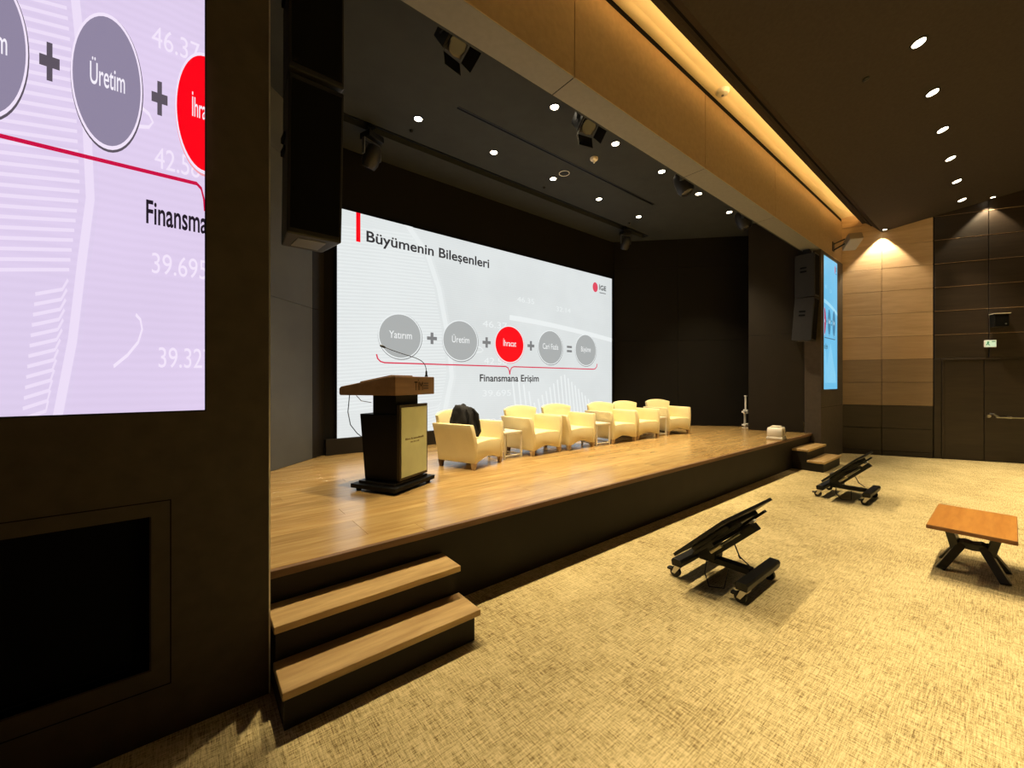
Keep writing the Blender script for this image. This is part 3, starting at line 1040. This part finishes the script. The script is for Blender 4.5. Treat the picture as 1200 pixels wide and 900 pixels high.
T1 = R(180 - 35)
theatre_light((1.775, 3.05, 4.50), R(10), T1, 'black barn-door spotlight hanging behind the beam nearest the left wall', SCE)
theatre_light((3.53, 3.06, 4.50), R(-15), T1, 'black spotlight with a pale grey flap hanging behind the beam', SCE, kind='gel', scale=1.05)
theatre_light((5.60, 3.00, 4.41), R(20), R(160), 'silver-black moving head lamp hanging behind the beam mid stage', SCE, kind='moving', scale=1.22)
theatre_light((7.70, 3.01, 4.41), R(20), R(160), 'dark spotlight hanging behind the beam at the far right', SCE, kind='moving', scale=1.2)
theatre_light((1.78, 5.06, 4.36), R(200), R(150), 'moving head lamp under the ceiling slot above the left edge of the big screen', SCE + 0.03, kind='moving', scale=1.05)
theatre_light((7.10, 5.06, 4.42), R(160), R(150), 'dark lamp under the ceiling slot above the right edge of the big screen', SCE + 0.03, kind='moving', scale=0.95)


# ---- hanging column loudspeakers
def column_speaker(x, y_, label, n=2, sx=1):
    t = thing('hanging_loudspeaker', label, 'loudspeaker', (x, y_, 2.28), 0, 'hanging loudspeakers either side of the stage')
    H = 0.80
    for k in range(n):
        z0 = k * (H + 0.012)
        m = Matrix.Identity(4)
        if k == 0:
            m = Matrix.Translation((0, 0, H)) @ Matrix.Rotation(R(4), 4, 'X') @ Matrix.Translation((0, 0, -H))
        pts = [(-0.135, -0.16), (0.135, -0.16), (0.11, 0.16), (-0.11, 0.16)]
        c_ = MB().prism(pts, z0, z0 + H, 'Z', m).obj('speaker_cabinet', M['cabinet'], t, bevel=0.008)
        MB().box(-0.12, 0.12, -0.166, -0.161, z0 + 0.03, z0 + H - 0.03, m).obj('grille', M['grille'], c_)
        for hz in (0.46, 0.53):
            MB().box(-0.132 * 1.0, -0.108, -0.03, 0.07, z0 + hz, z0 + hz + 0.028, m).obj('handle_slot', M['slot'], c_)
        MB().box(-0.07, 0.07, -0.10, 0.10, z0 + 0.0005 - 0.004, z0 + 0.0005, m).obj('base_plate', M['greymetal' if k == 0 else 'black'], c_)
    top = n * (H + 0.012)
    MB().box(-0.03, 0.03, -0.05, 0.05, top, 1.715).obj('hanging_bracket', M['black'], t)
    MB().tube([(-0.09, -0.1, top - 0.01), (-0.06, -0.1, top + 0.04), (-0.03, -0.1, top + 0.0)], 0.007, 6).obj('shackle', M['metal'], t)
    return t


column_speaker(0.515, 2.43, 'tall black hanging loudspeaker inside the near left edge of the stage opening')
column_speaker(9.055, 2.42, 'charcoal hanging loudspeaker beside the blue side screen at the far right')

# ---- bracket-mounted box at the right of the beam
bs = thing('bracket_projector', 'small warm grey box projector on a wall bracket above the blue side screen', 'projector', (10.02, YF, 4.20))
MB().box(-0.06, 0.06, -0.012, -0.001, -0.08, 0.10).obj('wall_plate', M['black'], bs)
MB().tube([(0, -0.01, 0.06), (-0.08, -0.20, 0.09)], 0.012, 8).obj('bracket_arm', M['black'], bs)
MB().tube([(0, -0.01, -0.06), (-0.08, -0.20, 0.0)], 0.014, 8).obj('bracket_arm', M['black'], bs)
mm = Matrix.Translation((0.0, -0.30, 0.03)) @ Matrix.Rotation(R(35), 4, 'Z') @ Matrix.Rotation(R(25), 4, 'Y')
MB().box(-0.16, 0.17, -0.11, 0.11, -0.07, 0.08, mm).obj('body', M['greybox'], bs, bevel=0.012)
MB().lathe([(0.045, 0), (0.045, 0.02), (0.035, 0.022)], 14, (0, 0, 0), mm @ Matrix.Translation((0.17, 0.03, 0)) @ Matrix.Rotation(R(90), 4, 'Y')).obj('lens', M['glass_lens'], bs)


# ================================================================== FURNITURE ON STAGE
def lectern():
    a = R(28)
    t = thing('lectern', 'black and walnut speaker lectern with a gilt front plate', 'lectern', (1.347, 3.27, STZ), a)
    W = 0.58
    # base platform
    b = MB()
    b.box(0.0, W + 0.01, 0.0, 0.50, 0.025, 0.062)
    base = b.obj('base', M['lecternblack'], t, bevel=0.004)
    MB().box(0.05, W - 0.05, 0.05, 0.45, 0.062, 0.085).obj('plinth', M['black'], base)
    for (x, y_) in ((0.05, 0.05), (W - 0.04, 0.05), (0.05, 0.45), (W - 0.04, 0.45)):
        MB().lathe([(0.022, 0.0), (0.024, 0.012), (0.02, 0.026)], 12, (x, y_, 0)).obj('foot', M['black'], t)
    # body tapering backwards
    MB().prism([(0.07, 0.085), (0.44, 0.085), (0.50, 0.68), (0.07, 0.68)], 0.115, 0.50, 'X').obj('body', M['lecternblack'], t, bevel=0.004)
    MB().box(0.13, 0.45, 0.10, 0.36, 0.68, 0.856).obj('neck', M['lecternblack'], t, bevel=0.003)
    # front plate
    fp = MB().box(0.105, 0.515, 0.035, 0.069, 0.10, 0.77).obj('front_plate', M['giltframe'], t, bevel=0.003)
    MB().box(0.124, 0.496, 0.031, 0.036, 0.125, 0.745).obj('gilt_panel', M['gilt'], fp)
    ink = MB()
    x = 0.175
    rr = random.Random(5)
    while x < 0.44:
        w = rr.uniform(0.006, 0.014)
        ink.box(x, x + w, 0.0300, 0.0310, 0.452, 0.452 + rr.choice((0.010, 0.012, 0.017)))
        x += w + rr.choice((0.003, 0.003, 0.004, 0.012))
    x = 0.25
    while x < 0.37:
        w = rr.uniform(0.005, 0.01)
        ink.box(x, x + w, 0.0300, 0.0310, 0.423, 0.423 + rr.choice((0.007, 0.010)))
        x += w + rr.choice((0.003, 0.004, 0.009))
    ink.obj('small_print', M['ink'], fp)
    # walnut top, sloped
    D = 0.637
    tp = MB().prism([(0.0, 0.856), (D - 0.01, 0.853), (D, 0.865), (D, 0.915), (D - 0.02, 0.932), (0.06, 1.022), (0.0, 1.022)], 0.0, W, 'X').obj('desk_top', M['lectern_box'], t, bevel=0.006)
    for s, x0, x1, cap, m, z in (('TİM', 0.262, 0.388, 0.078, 'logo_black', 0.898),):
        me = text_mesh(s, x1 - x0, cap)
        for v in me.vertices:
            v.co = (v.co.x + x0, -0.0015, v.co.z + z)
        me.materials.clear()
        me.materials.append(M[m])
        o = bpy.data.objects.new('lettering', me)
        o.parent = tp
        col.objects.link(o)
    lg = MB()
    for k in range(3):
        x = 0.402
        zz = 0.908 + k * 0.023
        while x < 0.475:
            lg.box(x, x + 0.007, -0.0018, -0.0006, zz, zz + 0.013)
            x += 0.010
    lg.obj('small_print', M['logo_grey'], tp)
    # reading pad on the slope
    sl = Matrix.Translation((0.0, 0.09, 1.019)) @ Matrix.Rotation(-math.atan(0.09 / 0.557), 4, 'X')
    MB().box(0.06, 0.36, 0.0, 0.36, 0.002, 0.016, sl).obj('reading_pad', M['lectern_box'], t, bevel=0.004)
    # cable hanging behind
    MB().tube([(0.05, 0.56, 0.86), (0.04, 0.57, 0.70), (0.06, 0.56, 0.58), (0.10, 0.52, 0.50), (0.125, 0.478, 0.46)], 0.004, 6).obj('cable', M['black'], t)
    MB().tube([(0.06, 0.50, 0.86), (0.09, 0.46, 0.80), (0.13, 0.38, 0.785)], 0.0035, 6).obj('cable', M['greymetal'], t)
    return t


lectern()
# gooseneck microphone
mt = thing('gooseneck_microphone', 'thin black gooseneck microphone standing on the lectern top', 'microphone', (1.776, 3.548, STZ + 1.022), R(28))
MB().lathe([(0.016, 0.002), (0.016, 0.006), (0.010, 0.02), (0.009, 0.05), (0.005, 0.06)], 12).obj('base', M['black'], mt, smooth=True)
pts = []
P0, P1, P2, P3 = Vector((0, 0, 0.05)), Vector((0.01, 0.01, 0.20)), Vector((-0.09, 0.09, 0.17)), Vector((-0.26, 0.28, 0.275))
for k in range(13):
    q = k / 12
    pts.append((1 - q) ** 3 * P0 + 3 * (1 - q) ** 2 * q * P1 + 3 * (1 - q) * q * q * P2 + q ** 3 * P3)
MB().tube(pts, 0.0035, 8).obj('gooseneck', M['black'], mt, smooth=True)
d = (P3 - P2).normalized()
MB().tube([P3 - d * 0.005, P3 + d * 0.01, P3 + d * 0.035, P3 + d * 0.05], [0.006, 0.011, 0.011, 0.006], 10).obj('microphone_head', M['black'], mt, smooth=True)


def armchair():
    t = thing('armchair', '', 'armchair', (0, 0, STZ))
    # seat block with arched apron
    pts = [(-0.245, 0.075)]
    for k in range(0, 11):
        x = -0.21 + 0.42 * k / 10
        pts.append((x, 0.075 + 0.045 * math.cos((k / 10 - 0.5) * math.pi)))
    pts += [(0.245, 0.075), (0.255, 0.285), (0.20, 0.302), (0.0, 0.312), (-0.20, 0.302), (-0.255, 0.285)]
    MB().prism(pts, -0.262, 0.20, 'Y').obj('seat', M['leather'], t, bevel=0.014, smooth=True)
    # arms flaring outwards at the top
    for s in (-1, 1):
        mb = MB()
        N = 7
        rings = []
        for i in range(N):
            q = i / (N - 1)
            z = 0.07 + 0.43 * q
            out = 0.285 + 0.05 * q ** 2
            inn = 0.238 + 0.055 * max(0, q - 0.35) ** 1.2
            yf = -0.272 - 0.008 * math.sin(q * math.pi) + 0.03 * q ** 3
            yb = 0.27 + 0.05 * q
            rings.append([(s * inn, yf, z), (s * out, yf + 0.004, z), (s * out, yb, z), (s * inn, yb, z)])
        vs_ = [p for r_ in rings for p in r_]
        fs = []
        for i in range(N - 1):
            for k in range(4):
                k2 = (k + 1) % 4
                fs.append((4 * i + k, 4 * i + k2, 4 * i + 4 + k2, 4 * i + 4 + k))
        fs.append((3, 2, 1, 0))
        fs.append((4 * N - 4, 4 * N - 3, 4 * N - 2, 4 * N - 1))
        mb.add(vs_, fs)
        mb.obj('arm', M['leather'], t, bevel=0.012, smooth=True)
    # curved back with pointed wings
    mb = MB()
    NX_, NZ_ = 14, 8
    fr_, bk_ = [], []
    for j in range(NZ_ + 1):
        for i in range(NX_ + 1):
            u = i / NX_ * 2 - 1
            q = j / NZ_
            top = 0.635 - 0.045 * abs(u) ** 2.2
            z = 0.07 + (top - 0.07) * q
            half = 0.27 + 0.045 * max(0, (z - 0.30) / 0.3) ** 1.5
            x = u * half
            lean = 0.20 + 0.10 * max(0, z - 0.25) / 0.38
            curve = -0.05 * abs(u) ** 3 * max(0, (z - 0.35) / 0.25)
            fr_.append((x, lean + curve, z))
            th = 0.085 - 0.04 * q
            bk_.append((x, lean + curve + th, z))
    n1 = len(fr_)
    vs_ = fr_ + bk_
    fs = []
    w = NX_ + 1
    for j in range(NZ_):
        for i in range(NX_):
            a = j * w + i
            fs.append((a, a + 1, a + 1 + w, a + w))
            fs.append((n1 + a, n1 + a + w, n1 + a + 1 + w, n1 + a + 1))
    for i in range(NX_):
        fs.append((i, n1 + i, n1 + i + 1, i + 1))
        a = NZ_ * w + i
        fs.append((a, a + 1, n1 + a + 1, n1 + a))
    for j in range(NZ_):
        a = j * w
        fs.append((a, a + w, n1 + a + w, n1 + a))
        a = j * w + NX_
        fs.append((a, n1 + a, n1 + a + w, a + w))
    mb.add(vs_, fs)
    mb.obj('backrest', M['leather'], t, bevel=0.008, smooth=True)
    for s in (-1, 1):
        for yy, mm_ in ((-0.235, 'legwood'), (0.235, 'legdark')):
            L = MB()
            x = s * 0.262
            L.add([(x - .017, yy - .017, 0), (x + .017, yy - .017, 0), (x + .017, yy + .017, 0), (x - .017, yy + .017, 0),
                   (x - .026, yy - .026, .072), (x + .026, yy - .026, .072), (x + .026, yy + .026, .072), (x - .026, yy + .026, .072)],
                  [(0, 3, 2, 1), (4, 5, 6, 7), (0, 1, 5, 4), (1, 2, 6, 5), (2, 3, 7, 6), (3, 0, 4, 7)])
            L.obj('leg', M[mm_], t)
    return t


ch0 = armchair()
# front-left foot positions and turn
spots = [((2.432, 3.713), 20, 'cream leather armchair nearest the lectern, with a black bag on its seat'),
         ((3.476, 3.915), 4, 'cream leather armchair just right of the first small side table'),
         ((4.183, 3.936), 1, 'cream leather armchair left of the middle small side table'),
         ((5.172, 3.925), -4, 'cream leather armchair just right of the middle small side table'),
         ((5.855, 3.937), -5, 'cream leather armchair left of the farthest small side table'),
         ((6.830, 3.945), -12, 'cream leather armchair at the far right end of the row')]
for i, (p, a, lab) in enumerate(spots):
    o = ch0 if i == 0 else copy_tree(ch0)
    rz = R(a)
    lx, ly = -0.262, -0.235
    cx = p[0] - (lx * math.cos(rz) - ly * math.sin(rz))
    cy = p[1] - (lx * math.sin(rz) + ly * math.cos(rz))
    o.location = (cx, cy, STZ)
    o.rotation_euler = (0, 0, rz)
    tag(o, lab, 'armchair', 'cream armchairs in a row on the stage')
    if i == 0:
        C0 = Matrix.Translation((cx, cy, STZ)) @ Matrix.Rotation(rz, 4, 'Z')


def side_table():
    t = thing('side_table', '', 'side table', (0, 0, STZ))
    MB().box(-0.165, 0.165, -0.16, 0.16, 0.315, 0.34).obj('table_top', M['whitelac'], t, bevel=0.003)
    for sx in (-1, 1):
        for sy in (-1, 1):
            MB().box(sx * 0.15 - 0.011, sx * 0.15 + 0.011, sy * 0.145 - 0.011, sy * 0.145 + 0.011, 0, 0.314).obj('leg', M['whitelac'], t)
    for s in (-1, 1):
        MB().box(-0.138, 0.138, s * 0.145 - 0.008, s * 0.145 + 0.008, 0.03, 0.045).obj('stretcher', M['whitelac'], t)
        MB().box(s * 0.15 - 0.008, s * 0.15 + 0.008, -0.133, 0.133, 0.03, 0.045).obj('stretcher', M['whitelac'], t)
    return t


tb0 = side_table()
for i, (x, y_, a, lab) in enumerate(((3.19, 4.13, 6, 'small cream square side table between the first and second armchairs'),
                                     (4.945, 4.08, -2, 'small cream square side table in the middle of the armchair row'),
                                     (6.622, 4.11, -10, 'small cream square side table beside the farthest armchair'))):
    o = tb0 if i == 0 else copy_tree(tb0)
    o.location = (x, y_, STZ)
    o.rotation_euler = (0, 0, R(a))
    tag(o, lab, 'side table', 'small side tables between the armchairs')
# clear slanted holder on the first table
hd = thing('sign_holder', 'small clear slanted card holder on the nearest side table', 'card holder', (3.10, 4.08, STZ + 0.34), R(6))
mm = Matrix.Rotation(R(-32), 4, 'X')
MB().box(-0.06, 0.06, 0, 0.003, 0.0, 0.16, Matrix.Translation((0, 0.0, 0.003)) @ mm).obj('clear_panel', M['clear'], hd)
MB().box(-0.06, 0.06, -0.0, 0.09, 0, 0.003).obj('foot', M['clear'], hd)
MB().box(-0.055, 0.055, 0.004, 0.0046, 0.01, 0.15, Matrix.Translation((0, 0.0, 0.003)) @ mm).obj('card', M['legwood'], hd)

# black backpack on the first chair
def backpack():
    t = thing('backpack', 'black cloth bag slumped on the seat of the nearest armchair', 'bag', (0, 0, 0))
    base = C0 @ Vector((-0.105, 0.01, 0.312))
    t.location = base
    t.rotation_euler = (0, 0, R(20))
    bm = bmesh.new()
    bmesh.ops.create_cube(bm, size=1)
    bmesh.ops.subdivide_edges(bm, edges=bm.edges, cuts=9, use_grid_fill=True)
    rr = random.Random(2)
    from mathutils import noise
    for v in bm.verts:
        p = v.co.copy()
        # superellipsoid
        n = (abs(p.x * 2) ** 4 + abs(p.y * 2) ** 4 + abs(p.z * 2) ** 4) ** 0.25
        d_ = p / max(n, 1e-6)
        s = 1.0 * (max(abs(p.x), abs(p.y), abs(p.z)) * 2)
        q = d_ * s
        z = q.z + 0.5
        wx = 0.26 * (1.0 - 0.28 * max(0, z - 0.45) ** 1.2)
        wy = 0.26 * (1.0 - 0.35 * max(0, z - 0.35))
        nz = noise.noise(Vector((q.x * 4, q.y * 4, q.z * 5)) + Vector((3, 1, 7)))
        nz2 = noise.noise(Vector((q.x * 11, q.y * 9, q.z * 5)))
        v.co = Vector((q.x * wx, q.y * wy + 0.05 * z * z, z * 0.395)) + q.normalized() * (0.03 * nz + 0.012 * nz2)
        if v.co.z < 0:
            v.co.z = 0
    me = bpy.data.meshes.new('bag_body')
    bm.to_mesh(me)
    bm.free()
    for p in me.polygons:
        p.use_smooth = True
    me.materials.append(M['blacksoft'])
    b = bpy.data.objects.new('bag_body', me)
    b.parent = t
    col.objects.link(b)
    MB().tube([(-0.05, 0.0, 0.37), (-0.04, 0.01, 0.388), (0.0, 0.03, 0.392), (0.04, 0.05, 0.388), (0.05, 0.05, 0.375)], 0.009, 8).obj('handle', M['blacksoft'], t, smooth=True)
    for s in (-1, 1):
        MB().tube([(s * 0.06, -0.07, 0.345), (s * 0.075, -0.125, 0.28), (s * 0.08, -0.14, 0.16), (s * 0.09, -0.12, 0.06)], [0.013, 0.018, 0.014, 0.01], 8).obj('shoulder_strap', M['blacksoft'], t, smooth=True)
    # draped side pocket hanging over the front
    MB().tube([(0.07, -0.05, 0.28), (0.11, -0.07, 0.18), (0.115, -0.09, 0.07), (0.10, -0.10, 0.02)], [0.04, 0.055, 0.05, 0.02], 10).obj('side_pocket', M['blacksoft'], t, smooth=True)
    return t


backpack()

# white post by the right stage wall
ps = thing('clamp_stand', 'slim white metal post with clamps standing by the right stage wall', 'stand', (9.20, 3.555, STZ))
MB().tube([(0, 0, 0.0), (0, 0, 0.36)], 0.022, 10).obj('lower_tube', M['white'], ps, smooth=True)
MB().tube([(0.03, 0, 0.30), (0.03, 0, 0.68)], 0.018, 10).obj('upper_tube', M['white'], ps, smooth=True)
MB().box(-0.10, 0.04, -0.03, 0.03, 0.325, 0.36).box(0.01, 0.08, -0.04, 0.04, 0.30, 0.39).obj('clamp', M['white'], ps, bevel=0.004)
MB().box(-0.07, 0.07, -0.04, 0.04, 0.05, 0.08).box(0.03, 0.08, -0.04, 0.04, 0.035, 0.10).obj('clamp', M['white'], ps, bevel=0.004)
MB().box(0.0, 0.07, -0.02, 0.02, 0.665, 0.69).obj('top_hook', M['white'], ps, bevel=0.003)
MB().lathe([(0.06, 0), (0.06, 0.008), (0.03, 0.014)], 16).obj('foot_plate', M['white'], ps)

# frosted plastic box at the stage edge
fb = thing('plastic_box', 'frosted white plastic domed box on the front edge of the stage', 'box', (7.80, 2.52, STZ), R(8))
MB().box(-0.17, 0.17, -0.12, 0.12, 0, 0.05).obj('base', M['frosted'], fb, bevel=0.015)
MB().prism([(-0.155, 0.05), (0.155, 0.05), (0.15, 0.15), (0.12, 0.205), (-0.12, 0.205), (-0.15, 0.15)], -0.11, 0.11, 'Y').obj('body', M['frosted'], fb, bevel=0.02, smooth=True)
MB().box(-0.09, 0.09, -0.07, 0.07, 0.206, 0.225).obj('lid', M['whitewarm'], fb, bevel=0.008)
MB().lathe([(0.055, 0.0), (0.05, 0.004)], 18, (0, 0, 0), Matrix.Translation((-0.05, -0.1105, 0.11)) @ Matrix.Rotation(R(90), 4, 'X')).obj('round_window', M['greybox'], fb)
MB().box(0.06, 0.068, -0.114, -0.109, 0.05, 0.19).obj('rib', M['whitewarm'], fb)


# ================================================================== FLOOR ITEMS
def monitor_stand():
    t = thing('monitor_stand', '', 'monitor stand', (0, 0, 0))
    for s, h in ((-1, 0.30), (1, 0.30)):
        b = MB()
        b.prism([(-0.036, 0.10), (0.036, 0.10), (0.042, 0.138), (0.03, 0.155), (-0.03, 0.155), (-0.042, 0.138)], -h, h, 'X', Matrix.Translation((0, s * 0.23, 0)))
        b.obj('crossbar', M['black'], t, bevel=0.003)
    MB().box(-0.035, 0.035, -0.185, 0.185, 0.105, 0.15).obj('centre_beam', M['black'], t, bevel=0.003)
    MB().box(-0.07, 0.07, 0.05, 0.18, 0.14, 0.29).obj('column', M['black'], t, bevel=0.004)
    for sx in (-1, 1):
        for sy in (-1, 1):
            x, y_ = sx * 0.255, sy * 0.235
            c_ = MB().box(x - 0.03, x + 0.03, y_ - 0.03, y_ + 0.03, 0.094, 0.10)
            c_.prism([(y_ - 0.025, 0.094), (y_ + 0.02, 0.094), (y_ + 0.045 , 0.035), (y_ + 0.02, 0.03)], x - 0.024, x - 0.019, 'X')
            c_.prism([(y_ - 0.025, 0.094), (y_ + 0.02, 0.094), (y_ + 0.045 , 0.035), (y_ + 0.02, 0.03)], x + 0.019, x + 0.024, 'X')
            cc = c_.obj('caster', M['metal'], t)
            for dx in (-0.009, 0.009):
                MB().lathe([(0.036, -0.007), (0.039, -0.004), (0.039, 0.004), (0.036, 0.007)], 16, (0, 0, 0),
                           Matrix.Translation((x + dx, y_ + 0.025, 0.039)) @ Matrix.Rotation(R(90), 4, 'Y')).obj('wheel', M['black'], cc)
            MB().box(x - 0.02, x + 0.02, y_ + 0.045, y_ + 0.085, 0.045, 0.062).obj('brake_lever', M['black'], cc, bevel=0.003)
    # tilted monitor: lower edge (y .19,z .245) upper edge (y -.165,z .585)
    ang = math.atan2(0.585 - 0.245, 0.19 + 0.165)
    # local frame: X width, Y slope upwards, Z towards the viewer of the screen
    ey = Vector((0, -math.cos(ang), math.sin(ang)))
    ez = Vector((0, math.sin(ang), math.cos(ang)))
    m = Matrix(((1, 0, 0, 0), (0, ey.y, ez.y, 0.19), (0, ey.z, ez.z, 0.245), (0, 0, 0, 1)))
    S = 0.49
    mon = MB().box(-0.42, 0.42, 0, S, -0.022, 0, m).obj('monitor', M['black'], t, bevel=0.003)
    MB().box(-0.405, 0.405, 0.016, S - 0.016, 0.0003, 0.0012, m).obj('screen_glass', M['tvglass'], mon)
    MB().box(-0.26, 0.26, 0.05, S - 0.09, -0.055, -0.0225, m).obj('rear_housing', M['black'], mon, bevel=0.008)
    MB().box(-0.24, -0.20, 0.02, S - 0.02, -0.075, -0.056, m).obj('mounting_rail', M['black'], t)
    MB().box(0.20, 0.24, 0.02, S - 0.02, -0.075, -0.056, m).obj('mounting_rail', M['black'], t)
    MB().box(-0.35, 0.35, S * 0.5 - 0.03, S * 0.5 + 0.03, -0.095, -0.076, m).obj('cross_rail', M['black'], t)
    MB().box(-0.045, 0.045, 0.03, 0.44, -0.15, -0.098, m).obj('lifting_arm', M['black'], t, bevel=0.004)
    MB().tube([m @ Vector((-0.07, 0.05, -0.11)), m @ Vector((-0.07, 0.16, -0.11))], 0.014, 10).obj('gas_strut', M['whitewarm'], t, smooth=True)
    MB().tube([m @ Vector((-0.07, 0.16, -0.11)), m @ Vector((-0.07, 0.34, -0.11))], 0.006, 8).obj('strut_rod', M['metal'], t, smooth=True)
    MB().box(0.05, 0.09, S - 0.10, S - 0.06, -0.09, -0.076, m).obj('label_plate', M['white'], t)
    c0 = m @ Vector((0.0, 0.22, -0.13))
    MB().tube([c0, c0 + Vector((-0.03, -0.06, -0.10)), Vector((-0.02, -0.10, 0.22)), Vector((-0.01, -0.17, 0.168))], 0.005, 6).obj('cable', M['black'], t, smooth=True)
    MB().tube([Vector((-0.03, 0.12, 0.16)), Vector((-0.12, 0.10, 0.05)), Vector((-0.22, 0.02, 0.006)), Vector((-0.16, -0.06, 0.006)), Vector((-0.04, -0.04, 0.10))], 0.004, 6).obj('cable', M['black'], t, smooth=True)
    return t


ms = monitor_stand()
ms.location = (3.175, 1.365, 0)
tag(ms, 'low black wheeled stand with a tilted monitor, nearer one on the carpet', 'monitor stand', 'tilted floor monitors facing the stage')
m2 = copy_tree(ms)
m2.location = (6.685, 1.335, 0)
tag(m2, 'low black wheeled stand with a tilted monitor, farther one near the right steps', 'monitor stand', 'tilted floor monitors facing the stage')

# low table with iron legs
lt = thing('low_table', 'low orange-wood table on dark iron legs standing on the carpet at the right', 'table', (4.86, 0.195, 0))
tt = MB().box(-0.42, 0.42, -0.222, 0.222, 0.372, 0.40).obj('table_top', M['tableedge'], lt, bevel=0.003)
MB().box(-0.417, 0.417, -0.219, 0.219, 0.4002, 0.4025).obj('top_veneer', M['tablewood'], tt)


def bar3(p0, p1, w, h, name, side):
    """flat iron bar from p0 to p1, w across (along side), h thick"""
    p0, p1 = Vector(p0), Vector(p1)
    d_ = (p1 - p0).normalized()
    a = (Vector(side) - d_ * Vector(side).dot(d_)).normalized() * w / 2
    b = d_.cross(a).normalized() * h / 2
    vs_ = [p0 - a - b, p0 + a - b, p0 + a + b, p0 - a + b, p1 - a - b, p1 + a - b, p1 + a + b, p1 - a + b]
    for v_ in vs_:
        v_.z = max(0.0, v_.z)
    mb_ = MB().add(vs_, [(0, 3, 2, 1), (4, 5, 6, 7), (0, 1, 5, 4), (1, 2, 6, 5), (2, 3, 7, 6), (3, 0, 4, 7)])
    return mb_.obj(name, M['ironleg'], lt, bevel=0.004)


for sx in (-1, 1):
    for sy in (-1, 1):
        bar3((sx * 0.045, sy * 0.060, 0.200), (sx * 0.155, sy * 0.170, 0.0), 0.066, 0.052, 'leg', (1, 0, 0))
for sy in (-1, 1):
    bar3((0, sy * 0.085, 0.135), (0, sy * 0.140, 0.3715), 0.17, 0.05, 'upright', (1, 0, 0))
MB().prism([(-0.085, 0.175), (-0.05, 0.178), (0.0, 0.172), (0.05, 0.178), (0.085, 0.175), (0.07, 0.222), (0.045, 0.232), (0.0, 0.222), (-0.045, 0.232), (-0.07, 0.222)], -0.06, 0.06, 'X').obj('bridge', M['ironleg'], lt, bevel=0.004)
